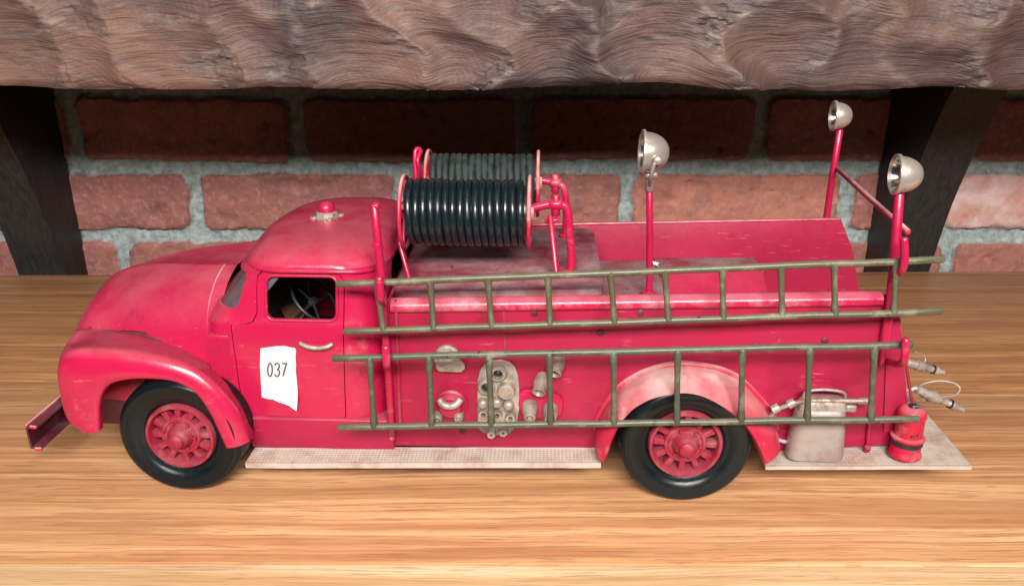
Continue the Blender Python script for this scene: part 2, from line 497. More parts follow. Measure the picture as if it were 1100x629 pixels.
# ---- rough hewn beam above
def build_beam():
    bm = bmesh.new(); lt = bm.verts.layers.float.new('torn'); la = bm.verts.layers.float.new('ridge'); ls = bm.verts.layers.float.new('scoop')
    x0, x1 = -1.0, 1.0; yb = .86; z0 = .2025
    nx = 1700; prof = []
    for k in range(7): prof.append((yb-.25*k/6, 0., 0))
    for k in range(1, 72): prof.append((.604, .001*k, 1))
    for k in range(1, 9): prof.append((.604, .071+.005*k, 1))
    rnd = random.Random(12)
    cents = []                                   # axe scallops in three uneven rows
    for rz, off in ((.020, 0), (.078, .04)):
        x = -1.08+off
        while x < 1.08:
            x += rnd.uniform(.052, .098)
            cents.append((x, rz+rnd.uniform(-.016, .016), rnd.uniform(.9, 1.35), rnd.uniform(.7, 1.25), rnd.uniform(.1, .9)))
    def dish(x, z):
        acc = 0.; b1 = b2 = 9.; c1 = None
        for c_ in cents:
            if abs(x-c_[0]) < .14:
                ax_ = (x-c_[0])+(z-c_[1])*c_[4]; az = z-c_[1]
                d = (ax_/(.040*c_[2]))**2+(az/(.046*c_[2]))**2
                acc += math.exp(-7*d)
                if d < b1: b2 = b1; b1 = d; c1 = c_
                elif d < b2: b2 = d
        return -math.log(max(acc, 1e-6))/7, b2-b1, c1
    cols = []
    for i in range(nx+1):
        x = x0+(x1-x0)*i/nx; col = []
        n_a = noise.noise(Vector((x*15, 0, 4))); n_b = noise.noise(Vector((x*6, 1, 4)))
        for (py, pz, face) in prof:
            torn = ridge = 0.
            if face:
                w = noise.noise(Vector((x*16, pz*26, 2)))*.020+noise.noise(Vector((x*60, pz*90, 12)))*.004
                d1, d2, c_ = dish(x+w, pz+w*.6)
                ridge = max(0., 1-d2/.35)*.8
                # the trailing (right) side of each cut is torn out
                side = (x-c_[0])/.04
                torn = max(0., min(1., (side-.3)*.6+noise.fractal(Vector((x*15, pz*36, 31)), .8, 2.1, 3)*.85))
                chip = noise.fractal(Vector((x*85, pz*260, 7)), .7, 2.1, 4)
                cell = noise.cell(Vector((x*34+noise.noise(Vector((x*60, pz*90, 0)))*2.2, pz*330+noise.noise(Vector((x*40, pz*90, 5)))*1.5, 3)))
                arc = math.sin((math.hypot(x-c_[0]+.035, (pz-c_[1]+.03)*1.2))*1500+noise.noise(Vector((x*50, pz*50, 0)))*2)
                hh = min(1.3, max(-.3, d1))*.0115+torn*(chip*.0015+(cell-.5)*.0020)+(1-torn)*arc*.00012*(.5+noise.noise(Vector((x*12, pz*20, 40))))+noise.fractal(Vector((x*26, pz*50, 9)), .9, 2, 3)*.0012
                y = py-hh+.004
                low = max(0., 1-pz/.009); y += low*low*.006
                z = z0+pz+(n_a*.0030)*max(0, 1-pz/.03)+n_b*.0040*max(0, 1-pz/.05)
                vt = bm.verts.new((x, y, z))
            else:
                hh = noise.fractal(Vector((x*20, py*30, 2)), .9, 2, 3)*.0012
                fr = max(0, 1-(py-.611)*8)
                vt = bm.verts.new((x, py, z0+.0015+hh+(n_a*.003+n_b*.0040)*fr))
            vt[lt] = torn; vt[la] = ridge; vt[ls] = min(1.3, max(-.3, d1)) if face else 0.; col.append(vt)
        cols.append(col)
    for A, B in zip(cols, cols[1:]):
        for k in range(len(A)-1): bm.faces.new((A[k], B[k], B[k+1], A[k+1]))
    tops = [c_[-1] for c_ in cols]; und = [c_[0] for c_ in cols]
    tb = [bm.verts.new((v.co.x, yb, z0+.112)) for v in tops]
    for k in range(nx):
        bm.faces.new((tops[k], tops[k+1], tb[k+1], tb[k])); bm.faces.new((tb[k], tb[k+1], und[k+1], und[k]))
    bm.faces.new(cols[0]+[tb[0]]); bm.faces.new((cols[-1]+[tb[-1]])[::-1])
    return bm
o = obj('mantel_beam', build_beam(), 'hewn_beam', None, 70)
tag(o, 'rough hewn brown timber beam with axe scallops across the top', 'beam')

# ---- two dark brackets that carry the beam
def build_corbel():
    pr = [(.712, .206), (.718, .200), (.726, .190), (.737, .172), (.747, .152), (.757, .130), (.767, .106), (.777, .08), (.786, .05), (.793, .02), (.800, -.02), (.806, -.14), (.845, -.14), (.845, .206)]
    P = smooth_path([Vector((0, y, z)) for y, z in pr[:12]], 4)+[Vector((0, .845, -.14)), Vector((0, .845, .206))]
    bm = bmesh.new()
    prism(bm, [p+Vector((-.024, 0, 0)) for p in P], [p+Vector((.024, 0, 0)) for p in P], .0018)
    return bm
cb = obj('corbel', build_corbel(), 'dark_wood', None, 40); cb.location = (-.487, 0, 0)
tag(cb, 'black stained curved bracket under the beam, nearest the bonnet of the engine', 'bracket', 'dark brackets under the beam')
c2 = cb.copy(); C.objects.link(c2); c2.location = (.407, 0, 0)
tag(c2, 'black stained curved bracket under the beam, behind the two tail spotlights', 'bracket', 'dark brackets under the beam')

# ================================================================== THE FIRE ENGINE
truck = empty('toy_fire_truck', None, (0, OY, 0)); truck.rotation_euler.z = -PSI
tag(truck, 'worn red metal toy fire engine with two hose reels on an oak table', 'toy fire truck')

# ---- cab: stacked plan outlines, hollow, with real window openings
RINGS = [  # z, x front, x back, half width, front radius, back radius
    (25, -168, -70, 73.0, 6, 20), (60, -169, -69.5, 74.4, 8, 20), (90, -170, -69, 74.6, 10, 20), (97, -171, -69, 74.0, 14, 21),
    (101, -170.5, -69, 72.8, 20, 21), (106, -168, -69, 72.0, 24, 22), (118, -160, -68.5, 70.4, 27, 24), (125.5, -154.5, -68, 69.3, 28, 26), (127.2, -152.5, -67.5, 69.4, 28, 26),
    (129.3, -151, -67, 69.4, 28, 26), (131.6, -149.5, -68, 68.2, 30, 28), (134.4, -146.5, -69.5, 65, 32, 30), (136.9, -142.5, -71.5, 59, 33, 30),
    (138.6, -136, -75, 50, 32, 28), (139.7, -127.5, -79.5, 38, 24, 20), (140.3, -116, -86, 21, 11, 10), (140.5, -106, -94, 7, 3, 3)]
def ring_at(R):
    z, xf, xb, w, rf, rb = R
    p = []
    def arc(cx, cy, r, a0, a1, n):
        for k in range(n+1):
            a = a0+(a1-a0)*k/n; p.append((cx+r*math.cos(a), cy+r*math.sin(a)))
    arc(xf+rf, -w+rf, rf, PI, 1.5*PI, 7)
    for k in range(1, 14): p.append((xf+rf+(xb-rb-xf-rf)*k/14, -w))
    arc(xb-rb, -w+rb, rb, 1.5*PI, 2*PI, 7)
    for k in range(1, 12): p.append((xb, -w+rb+(2*w-2*rb)*k/12))
    arc(xb-rb, w-rb, rb, 0, PI/2, 7)
    for k in range(1, 14): p.append((xb-rb+(xf+rf-xb+rb)*k/14, w))
    arc(xf+rf, w-rf, rf, PI/2, PI, 7)
    for k in range(1, 12): p.append((xf-4*math.sin(PI*k/12)*(1 if z > 96 else 0), w-rf-(2*w-2*rf)*k/12))
    return [mm(x, y, z) for x, y in p]
def interp_rings():
    out = []
    for i in range(len(RINGS)-1):
        a, c_ = RINGS[i], RINGS[i+1]
        n = 4 if c_[0]-a[0] > 6 else 2
        for k in range(n): out.append([a[q]+(c_[q]-a[q])*k/n for q in range(6)])
    out.append(RINGS[-1]); return out
bm = bmesh.new()
vs = loft(bm, [ring_at(R) for R in interp_rings()], True, False)
bm.faces.new(vs[-1])
cab = obj('cab', bm, 'red_coachwork', truck, 40)
bake(cab)
md = cab.modifiers.new('s', 'SOLIDIFY'); md.thickness = .0014; md.offset = -1; bake(cab)

def cutter(front, back):
    b_ = bmesh.new(); prism(b_, front, back); bmesh.ops.recalc_face_normals(b_, faces=b_.faces[:])
    me = bpy.data.meshes.new('cutter'); b_.to_mesh(me); b_.free()
    o_ = bpy.data.objects.new('cutter', me); link(o_, truck); return o_
def drop(o_): bpy.data.objects.remove(o_, do_unlink=True)

# side windows (one cutter goes through both doors)
def skew(lst, k=0.0): return lst
win = [(x+(z-113)*.04, z) for x, z in rrect(-133.0, -94.4, 100.6, 124.6, 4.0)]
cu = cutter([mm(x, -90, z) for x, z in win], [mm(x, 90, z) for x, z in win]); boolean(cab, cu, 'DIFFERENCE'); drop(cu)
# windscreen, wrapping round the front corners
ws = [(-190, 104.5), (-146.5, 104.5), (-142.5, 110), (-141.5, 120), (-142, 126), (-190, 126)]
ws = [(-190, 105), (-153.5, 105), (-150, 108), (-146.2, 121), (-147, 124), (-190, 125)]
cu = cutter([mm(x, -90, z) for x, z in ws], [mm(x, 90, z) for x, z in ws]); boolean(cab, cu, 'DIFFERENCE'); drop(cu)
# rear window
rw = rrect(-42, 42, 106, 126, 5)
cu = cutter([mm(-55, y, z) for y, z in rw], [mm(-80, y, z) for y, z in rw]); boolean(cab, cu, 'DIFFERENCE'); drop(cu)
# doors: cut out of the cab skin along a fine gap, with the piece kept as the door
def door_outline(e):
    return [(-154.3+e, 97), (-154.0+e, 41.0+e), (-152+e, 39.6+e), (-95.5-e, 37.9+e), (-93.6-e, 40+e), (-90.6-e, 97), (-89.4-e, 122), (-92-e, 126.2-e), (-136+e, 126.5-e), (-138.5+e, 124-e), (-139.4+e, 104), (-142+e, 99-e), (-146+e, 97.6-e)]
def door_prism(e, y0, y1):
    q = door_outline(e); return cutter([mm(x, y0, z) for x, z in q], [mm(x, y1, z) for x, z in q])
doors = []
for sgn in (-1, 1):
    dcopy = bpy.data.objects.new('door', cab.data.copy()); link(dcopy, truck)
    cu = door_prism(.38, 90*sgn, 60*sgn); boolean(dcopy, cu, 'INTERSECT'); drop(cu)
    resharp(dcopy); doors.append(dcopy)
for sgn in (-1, 1):
    cu = door_prism(-.1, 90*sgn, 60*sgn); boolean(cab, cu, 'DIFFERENCE'); drop(cu)
resharp(cab)
def side_w(z):
    for a, c_ in zip(RINGS, RINGS[1:]):
        if a[0] <= z <= c_[0]: return a[3]+(c_[3]-a[3])*(z-a[0])/(c_[0]-a[0])
    return 70
for sgn in (-1, 1):
    bm = bmesh.new()
    pts = [mm(-149.5, sgn*46, 127.6), mm(-146, sgn*56, 127.7), mm(-139, sgn*64.8, 127.8), mm(-128, sgn*69.1, 127.9)]+[mm(-120+k*6, sgn*69.8, 128) for k in range(5)]+[mm(-90, sgn*69.2, 127.8), mm(-82, sgn*67, 127.2), mm(-75, sgn*61, 126.4)]
    tube(bm, smooth_path(pts, 4), .0013, 8)
    obj('drip_rail', bm, 'red_enamel', cab, 60)
bm = bmesh.new(); sheets = []
for z in (103.5, 106, 110, 114, 118, 122, 126.8):
    for a, c_ in zip(RINGS, RINGS[1:]):
        if a[0] <= z <= c_[0]:
            R_ = [z]+[a[q]+(c_[q]-a[q])*(z-a[0])/(c_[0]-a[0]) for q in range(1, 6)]; break
    R_[1] += 2.0; R_[3] -= 1.8
    pts = ring_at(R_); sheets.append(pts[-19:]+pts[:8])
loft(bm, sheets, False, False)
obj('windscreen', bm, 'dusty_pane', cab, 60)
# door handles (a bowed bar on two feet), window frames
for sgn, d in zip((-1, 1), doors):
    bm = bmesh.new()
    p = [L(322, 368, y=-76.5), L(330, 372, y=-78), L(340, 373.5, y=-78.3), L(350, 372.5, y=-78), L(357, 369.5, y=-76.5)]
    if sgn > 0: p = [Vector((q.x, -q.y, q.z)) for q in p]
    tube(bm, smooth_path(p, 5), .0013, 10)
    obj('handle', bm, 'aged_silver', d, 60)
    bm = bmesh.new()
    q = [(x+(z-113)*.04, z) for x, z in rrect(-133.6, -93.8, 100.0, 125.2, 4.4)]
    tube(bm, [mm(x, sgn*(side_w(z)+.2), z) for x, z in q], .0009, 8, closed=True)
    obj('window_frame', bm, 'red_enamel', d, 60)
# lower sill under the door
bm = bmesh.new(); rbox(bm, -151, -66, -75.2, -60, 19, 38.6, .8); sill = obj('sill_panel', bm, 'red_body_panel', truck); mirrored(sill)

# paper label with its number
outl = [(280, 373.5), (288, 372.6), (297, 371.2), (306, 371.0), (312, 372.6), (317, 373.2), (318.4, 376), (317.6, 383), (318.3, 392), (317.9, 397), (319.0, 408), (320.2, 422), (320.8, 437.5), (317, 436.2), (312, 433.6), (306, 432.0), (299, 430.4), (294, 428.2), (287, 427.8), (281.2, 426.0), (280.4, 410), (279.4, 392)]
bm = bmesh.new()
fr, bk = [], []
for u, v in outl:
    p = L(u, v, y=-74.9); w_ = side_w(p.z*1000)*.001
    fr.append(Vector((p.x, -w_-.0008, p.z))); bk.append(Vector((p.x, -w_-.0004, p.z)))
prism(bm, fr, bk)
zc0 = L(300, 412, y=-75).z; zc1 = L(300, 436, y=-75).z
for k in range(7):
    bmesh.ops.bisect_plane(bm, geom=bm.verts[:]+bm.edges[:]+bm.faces[:], plane_co=(0, 0, zc0+(zc1-zc0)*k/6), plane_no=(0, 0, 1))
for v_ in bm.verts:                                # the torn lower edge lifts off the door
    t_ = max(0., min(1.2, (zc0-v_.co.z)/(zc0-zc1)))
    v_.co.y -= .0020*t_**2*(.45+.55*(v_.co.x-fr[0].x)/(fr[16].x-fr[0].x))
lab = obj('paper_label', bm, 'paper', truck, 30)
lab['label'] = 'torn white paper label reading 037 on the door'
def glyph(ch):
    if ch == '0': return [[(.5+.34*math.cos(a)*1.0, .5+.5*math.sin(a)) for a in [2*PI*k/20 for k in range(21)]]]
    if ch == '3':
        a = [(.16+.0, .84), (.28, .96), (.5, 1.), (.74, .93), (.80, .76), (.72, .60), (.46, .53)]
        b_ = [(.46, .53), (.76, .46), (.86, .27), (.74, .07), (.48, 0), (.26, .04), (.13, .17)]
        return [a, b_]
    return [[(.10, .97), (.84, .97)], [(.84, 1.), (.60, .62), (.42, .28), (.34, 0)]]
bm = bmesh.new()
o0 = L(286.3, 404.3, y=-75.6); ux = (L(293.3, 404.2, y=-75.6)-o0); uz = (L(286.5, 390.2, y=-75.6)-o0); ux.y = 0; uz.y = 0
pitch = (L(294.0, 404.2, y=-75.6)-o0); pitch.y = 0
def flat_stroke(bm, pts, w_):
    P = smooth_path(pts, 4) if len(pts) > 5 else [Vector(p) for p in pts]
    Lh, Rh = [], []
    for i, p in enumerate(P):
        a = P[max(0, i-1)]; c_ = P[min(len(P)-1, i+1)]
        t = (c_-a).normalized(); n_ = Vector((t.z, 0, -t.x))*w_
        for lst, q in ((Lh, p+n_), (Rh, p-n_)):
            lst.append(bm.verts.new((q.x, -side_w(q.z*1000)*.001-.00092, q.z)))
    for k in range(len(P)-1): bm.faces.new((Lh[k], Lh[k+1], Rh[k+1], Rh[k]))
for i, ch in enumerate('037'):
    for strk in glyph(ch):
        flat_stroke(bm, [o0+pitch*i+ux*a+uz*c_ for a, c_ in strk], .00042)
obj('number', bm, 'ink', lab, 0)

# cab interior
bm = bmesh.new()
rbox(bm, -150, -76, -62, 62, 40, 47, 2); rbox(bm, -112, -78, -60, 60, 47, 70, 4); rbox(bm, -86, -76, -60, 60, 60, 100, 4)
seat = obj('bench_seat', bm, 'black_trim', truck)
bm = bmesh.new(); rbox(bm, -166, -152, -64, 64, 74, 100, 3); obj('dashboard', bm, 'black_trim', truck)
bm = bmesh.new()
q_ = [(304, 303), (313, 309), (327, 338), (322, 345), (309, 345), (297, 326)]
prism(bm, [L(u, v, y=40) for u, v in q_], [L(u, v, y=43) for u, v in q_], .0003); obj('tan_patch', bm, 'tan_board', truck)  # made-up tan patch, added for the brown seen through the cab window
sc_ = L(338, 322, y=-28); ax = Vector((.62, -.12, .62)).normalized()
u_ = ax.orthogonal().normalized(); w_ = ax.cross(u_)
bm = bmesh.new()
tube(bm, [sc_+(u_*math.cos(a)+w_*math.sin(a))*.0165 for a in [2*PI*k/32 for k in range(32)]], .0011, 8, closed=True)
for k in range(3):
    a = 2*PI*k/3+.5; tube(bm, [sc_-ax*.002, sc_+(u_*math.cos(a)+w_*math.sin(a))*.0165], .0008, 6)
lathe(bm, [(.0, .001), (.0026, .0005), (.003, -.003), (.0012, -.004), (.0012, -.045), (0, -.045)], sc_, ax, 14)
obj('steering_wheel', bm, 'black_trim', truck, 50)['label'] = 'thin dark steering wheel seen through the side window'

# ---- bonnet
HS = [  # x, half width, crease half spacing, top z
    (-273, 20, 1.5, 66), (-272.3, 34, 1.8, 76), (-270, 43, 2, 84.5), (-266, 49.5, 2.2, 91.5), (-259.5, 54, 2.5, 98), (-251, 57, 3, 102.4), (-239, 59, 4.5, 106), (-226, 61, 9, 109.6),
    (-208, 62.8, 15.5, 112.2), (-189, 64.4, 20, 113.7), (-176, 65.6, 23, 114.7), (-166.5, 66.3, 24.5, 115.2)]
def bonnet_section(x, w_, yr, zt, grow=0.):
    zb, e = 40., 2.75; half = []
    for k in range(7): half.append((yr*k/6, zt-.7*(1-(k/6)**2)*min(1, yr/10)))
    for k in range(1, 25):
        t = PI/2*k/24
        y = yr+(w_-yr)*math.sin(t)**(2/e)
        z = zb+(zt-.22*(y-yr)*(1-k/24)-zb)*max(0., math.cos(t))**(2/e)
        half.append((y, z))
    full = [(-y, z) for y, z in half[:0:-1]]+half
    return [mm(x, y*(1+grow), z+grow*30) for y, z in full]
bm = bmesh.new()
xs = smooth_path([Vector((a, b_, c_)) for a, b_, c_, d_ in HS], 4); zs = smooth_path([Vector((a, d_, 0)) for a, b_, c_, d_ in HS], 4)
vs = loft(bm, [bonnet_section(p.x, p.y, p.z, q.y) for p, q in zip(xs, zs)], False, False)
bm.faces.new(vs[0])
hood = obj('bonnet', bm, 'red_coachwork', truck, 14)
# grille below the bonnet nose
bm = bmesh.new(); rbox(bm, -266, -252, -50, 50, 34, 60, 3)
for k in range(4): rbox(bm, -268.5, -265, -46, 46, 38+k*5.6, 40.6+k*5.6, 1)
obj('grille', bm, 'red_enamel', truck)
# cowl seam strip
bm = bmesh.new()
pth = bonnet_section(-174.5, 65.75, 23.2, 114.8, .004)
tube(bm, pth[7:25], .00050, 6); mirrored(obj('bonnet_seam', bm, 'red_dusty', truck))
# louvres
bm = bmesh.new()
rbox(bm, -169, -156.5, -74.9, -66, 63, 91, 1.)
for k in range(9):
    tube(bm, [mm(-168+k*1.35, -75.2, 65.5), mm(-168+k*1.35, -75.2, 89)], .00045, 6)
lv = obj('louvre_panel', bm, 'red_enamel', truck); mirrored(lv)

# ---- front mudguards
ST = [  # photo points: arch lip, outer shoulder, crest, joint with the bonnet
    ((104, 464), (88, 463), None, None), ((103, 450), (73, 452), None, None), ((103, 438), (66, 428), None, None), ((106, 424), (63, 400), None, None),
    ((114, 413.5), (75, 380), (79, 369), (93, 355)), ((132, 408), (110, 377), (112, 366), (120, 356)), ((160, 407), (156, 381), (155, 369), (153, 361)),
    ((188, 410.5), (201, 392), (203, 383), (201, 376)), ((210, 423), (231, 413), (237, 404), (232, 396)), ((224, 442), (253, 439), (262, 434), (259, 426)),
    ((234, 462), (264, 461), (271, 457), (270, 452)), ((243, 482), (268, 474), (273, 470), (272, 466))]
bm = bmesh.new(); cols = []; jl = []
for k, (a_, s_, c_, j_) in enumerate(ST):
    A = L(*a_, y=-97); Sh = L(*s_, y=-92.5)
    if c_ is None:
        Cc = Sh+mm(-4.5, 13, 1.5); J = Sh+mm(-6.5, 29, 2.5)
        if k == 3: Cc.z += .004; J.z += .006
    else: Cc = L(*c_, y=-76); J = L(*j_, y=-60)
    dr = (A-Sh).normalized()
    pts = [A+dr*.0012+mm(0, 5.5, 0), A+dr*.0006+mm(0, 1.6, 0), A.lerp(Sh, .2)+mm(0, -.5, 0), A.lerp(Sh, .62)+mm(0, -1.6, 0), Sh, Sh.lerp(Cc, .5)+mm(0, -1.2, 1.), Cc, J]+([J+mm(.6, 8, 0), J+mm(2, 19, -.5)] if c_ is None else [J+mm(0, 4, -2.2), J+mm(0, 12, -14)])
    jl.append(J)
    cols.append(smooth_path(pts, 3))
dense = []
nn = len(cols[0])
trk = [smooth_path([c_[k] for c_ in cols], 5) for k in range(nn)]
for i in range(len(trk[0])): dense.append([trk[k][i] for k in range(nn)])
loft(bm, dense, False, False)
fen = obj('front_mudguard', bm, 'red_coachwork', truck, 60)
md = fen.modifiers.new('s', 'SOLIDIFY'); md.thickness = .0012; md.offset = -1; bake(fen); resharp(fen, 50)
mirrored(fen)
bm = bmesh.new(); tube(bm, smooth_path([q+mm(0, 1.0, .2) for q in jl[4:10]], 5), .0005, 8)
sm_ = obj('mudguard_seam', bm, 'maroon_shade_grime', truck, 60); mirrored(sm_)
# inner splash panels and chassis
bm = bmesh.new()
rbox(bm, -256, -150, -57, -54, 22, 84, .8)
mirrored(obj('wheel_arch_liner', bm, 'maroon_shade_grime', truck))  # darker than the bodywork: shade of the wheel well painted in
bm = bmesh.new()
rbox(bm, -252, 166, -36, -28, 24, 34, 1, f=sh); rbox(bm, -252, 166, 28, 36, 24, 34, 1, f=sh); rbox(bm, -160, 150, -60, 60, 27, 30, .5, f=sh)
for x in (-184, 99.8): lathe(bm, [(.004, -.066), (.004, .066)], (x*.001, 0, .0362), (0, 1, 0), 12)
obj('chassis', bm, 'black_trim', truck)

# ---- bumper: a channel open to the back
bm = bmesh.new()
def chan(y): return [mm(-278.5, y, 36.4), mm(-271.5, y, 36), mm(-271.5, y, 34.9), mm(-277.4, y, 35.2), mm(-277.4, y, 22.4), mm(-271.5, y, 22.1), mm(-271.5, y, 21.0), mm(-278.5, y, 21.2)]
prism(bm, chan(-86), chan(86), .0003)
bump_o = obj('bumper', bm, 'maroon_shade_grime', truck, 30)  # dark maroon carries the shade inside the channel as colour
bm = bmesh.new(); rbox(bm, -277, -250, -40, -34, 24, 30, .6); mirrored(obj('bumper_bracket', bm, 'red_grimy', truck))
bm = bmesh.new(); tube(bm, [mm(-275, -86.2, 36.2), mm(-271.6, -86.2, 35.8)], .0010, 8); tube(bm, [mm(-275, -86.2, 21.4), mm(-271.6, -86.2, 21.4)], .0011, 8)
tube(bm, [mm(-277.8, -86, 36.4), mm(-277.8, 86, 36.4)], .0009, 8)
obj('worn_edge', bm, 'red_dusty', bump_o)

# ---- wheels
def make_wheel(x, sgn):
    wh = empty('wheel', truck, (x*.001, sgn*.0775, .0365))
    d = Vector((0, sgn, 0))
    bm = bmesh.new()
    half = [(.0192, .0070), (.0212, .0086), (.0232, .0098), (.0240, .0098), (.0246, .0106), (.0280, .0117), (.0305, .0121), (.0318, .0121), (.0323, .0124), (.0330, .0124), (.0336, .0119), (.0350, .0108), (.0359, .0094), (.0363, .0078), (.0364, .0068), (.0360, .0064), (.0360, .0058), (.0365, .0054), (.0366, .0020), (.0362, .0016), (.0362, .0010)]
    prof = half+[(r_, -h_) for r_, h_ in half[::-1]]
    lathe(bm, prof+prof[:1], (0, 0, 0), d, 96, cap=False); bmesh.ops.remove_doubles(bm, verts=bm.verts[:], dist=1e-6)
    ty = obj('tyre', bm, 'rubber_tyre', wh, 60)
    bm = bmesh.new()
    # rim ring, recessed dish
    lathe(bm, [(.0214, .004), (.0216, .0100), (.0209, .0112), (.0194, .0112), (.0187, .0098), (.0182, .0050), (.0180, -.001), (.0210, -.001)], (0, 0, 0), d, 56, cap=False)
    for k in range(12):
        a = 2*PI*k/12+.12; r_ = Vector((math.cos(a), 0, math.sin(a))); tn = d.cross(r_)
        def ringp(rad, h, hw, dep): return [r_*rad+d*h+tn*hw, r_*rad+d*h-tn*hw, r_*rad+d*(h-dep)-tn*hw*1.25, r_*rad+d*(h-dep)+tn*hw*1.25]
        t = bmesh.new(); loft(t, [ringp(.0095, .0088, .0014, .005), ringp(.0150, .0088, .0017, .005), ringp(.0184, .0084, .0020, .005)], True, True)
        bmesh.ops.recalc_face_normals(t, faces=t.faces[:])
        bmesh.ops.bevel(t, geom=t.edges[:], offset=.0004, segments=2, affect='EDGES', profile=.5)
        mp = {v: bm.verts.new(v.co) for v in t.verts}
        for fa in t.faces: bm.faces.new([mp[v] for v in fa.verts])
        t.free()
    obj('rim', bm, 'red_wheel', wh, 40).scale = (.945, 1, .945)
    bm = bmesh.new(); lathe(bm, [(.0183, .0030), (.0168, .0008), (.0110, .0000), (0, .0000)], (0, 0, 0), d, 40, cap=False)
    obj('shaded_rim_dish', bm, 'maroon_shade_grime', wh, 40).scale = (.945, 1, .945)  # dark disc paints the shade of the deep recess behind the spokes
    bm = bmesh.new()
    lathe(bm, [(.0118, .001), (.0118, .0086), (.0112, .0094), (.0098, .0096), (.0092, .0088), (.0076, .0086), (.0070, .0094), (.0062, .0128), (.0054, .0142), (.0046, .0148), (.0040, .0166), (.0026, .0174), (0, .0176)], (0, 0, 0), d, 36)
    for k in range(6):
        a = 2*PI*k/6; lathe(bm, [(.0010, 0), (.0010, .0104), (0, .0107)], (math.cos(a)*.0084, 0, math.sin(a)*.0084), d, 8)
    obj('hub', bm, 'red_wheel', wh, 40)
    return wh
wn = make_wheel(-187.0, -1)
wf = make_wheel(-187.0, 1)
c_ = copy_part(wn, truck, (.1000, -.0815, .0370)); c_.rotation_euler.y = .17; c_.scale = (1.01, 1, 1.01)
c_ = copy_part(wf, truck, (.1000, .0815, .0370)); c_.rotation_euler.y = .2
wn.rotation_euler = (0, .1, math.radians(-1.5)); wn.location.y = -.0830; wf.location.y = .0830; wn.location.x = wf.location.x = -.1838; wn.scale = wf.scale = (.985, 1, .985); wn.location.z = wf.location.z = .0360

# ---- rear body
def arch(cx, cz, r, n=22, a0=PI, a1=0): return [(cx+r*math.cos(a0+(a1-a0)*k/n), cz+r*math.sin(a0+(a1-a0)*k/n)) for k in range(n+1)]
bead_px = [(641, 470), (640, 456), (647, 440), (663, 418), (676, 408), (691, 400), (708, 394), (726, 391), (742, 391), (767, 395), (784, 401), (798, 410), (818, 431), (831, 448), (837, 470)]
lip_px = [(648, 497), (652, 486), (656, 474), (665, 456), (678, 441), (691, 432.5), (704, 427), (726, 422.5), (742, 422.5), (760, 427.5), (782, 440), (800, 455), (813, 474), (819, 487), (823, 498)]
arc_ = [L(u, v, y=-73.5) for u, v in bead_px]
arcxz = [(p.x*1000, p.z*1000) for p in arc_]
poly = [(-66, 24.), (-66, 112.2)]
def shz(x, z): return z+.027*x
poly = [(-66, shz(-66, 23)), (arcxz[0][0]+3, 22)] + [(x+(3 if x < 100 else -3)*(1 if z < 62 else .3), z-2.5) for x, z in arcxz] + [(arcxz[-1][0]-3, 23), (232, shz(232, 24)), (230, shz(230, 30)), (206, 121.0), (200, 119.6), (-66, 112.3)]
bm = bmesh.new()
prism(bm, [mm(x, -73.5, z) for x, z in poly], [mm(x, -71.5, z) for x, z in poly], .0003)
sp_ = obj('side_panel', bm, 'red_body_panel', truck)
poly2 = [(-66, shz(-66, 23)), (60, 24)]+arch(99.8, 34, 41)+[(141, 26), (243, shz(243, 24)), (247, shz(247, 60)), (238, shz(238, 92)), (226.5, 121.3), (-66, 112.0)]
bm = bmesh.new()
# far side panel with its uneven torn tail edge
ragged = []
prism(bm, [mm(x, 71.5, z) for x, z in poly2], [mm(x, 73.5, z) for x, z in poly2], .0003)
obj('side_panel', bm, 'red_body_panel', truck)
# front bulkhead, floors, partition
bm = bmesh.new(); rbox(bm, -66.5, -64.5, -71.4, 71.4, 24, 112, .4); obj('bulkhead', bm, 'red_body_panel', truck)
bm = bmesh.new()
rbox(bm, -64.4, 98.5, -71.4, 71.4, 84, 87, .5, f=sh)
deck = obj('bed_floor', bm, 'dusty_deck', truck)
bm = bmesh.new()
pl_ = [(42, 88.6), (-48, 50), (-48.6, 48.6), (41.6, 87)]
prism(bm, [sh(99, y, z) for y, z in pl_], [sh(168, y, z) for y, z in pl_], .0003)
obj('hose_bed_board', bm, 'red_enamel', truck)
bm = bmesh.new(); rbox(bm, 98.6, 169, 41.7, 71.3, 86, 88.7, .5, f=sh); obj('bed_ledge', bm, 'dusty_deck', truck)
bm = bmesh.new(); rbox(bm, 170, 228, -71.4, 71.4, 25, 27, .4, f=sh); obj('rear_floor', bm, 'red_body_panel', truck)
# rolled top rails
bm = bmesh.new()
rl = []
for x, z in ((-63.5, 109.6), (200.5, 117.9)):
    rl.append([mm(x, -71.5+5.4*math.cos(a)*(1 if math.cos(a) < 0 else .55), z+4.2*math.sin(a)) for a in [2*PI*k/20 for k in range(20)]])
loft(bm, rl)
obj('top_rail', bm, 'red_rail', truck, 50)
# far edge return
bm = bmesh.new(); tube(bm, [mm(-60, 72.5, 112.2), mm(226, 72.5, 121.2)], .0013, 8); obj('top_rail', bm, 'red_body_panel', truck)
# raised ribs, seams and screw marks of the near side panel
for a, b_, r_ in (((541.5, 333), (542.5, 386), .7), ((965, 338), (981, 440), .8)):
    bm = bmesh.new(); tube(bm, [L(*a, y=-73.5), L(*b_, y=-73.5)], r_*.001, 6)
    obj('panel_seam', bm, 'red_grimy', truck)
for u, v in ((574, 336), (645, 357), (497, 462), (688, 336), (668, 376), (748, 374), (812, 372), (886, 366)):
    bm = bmesh.new(); lathe(bm, [(.0021, 0), (.0021, .0004), (.0012, .0008), (0, .0008)], L(u, v, y=-73.5), (0, -1, 0), 12)
    obj('rivet', bm, 'maroon_shade_grime', truck)
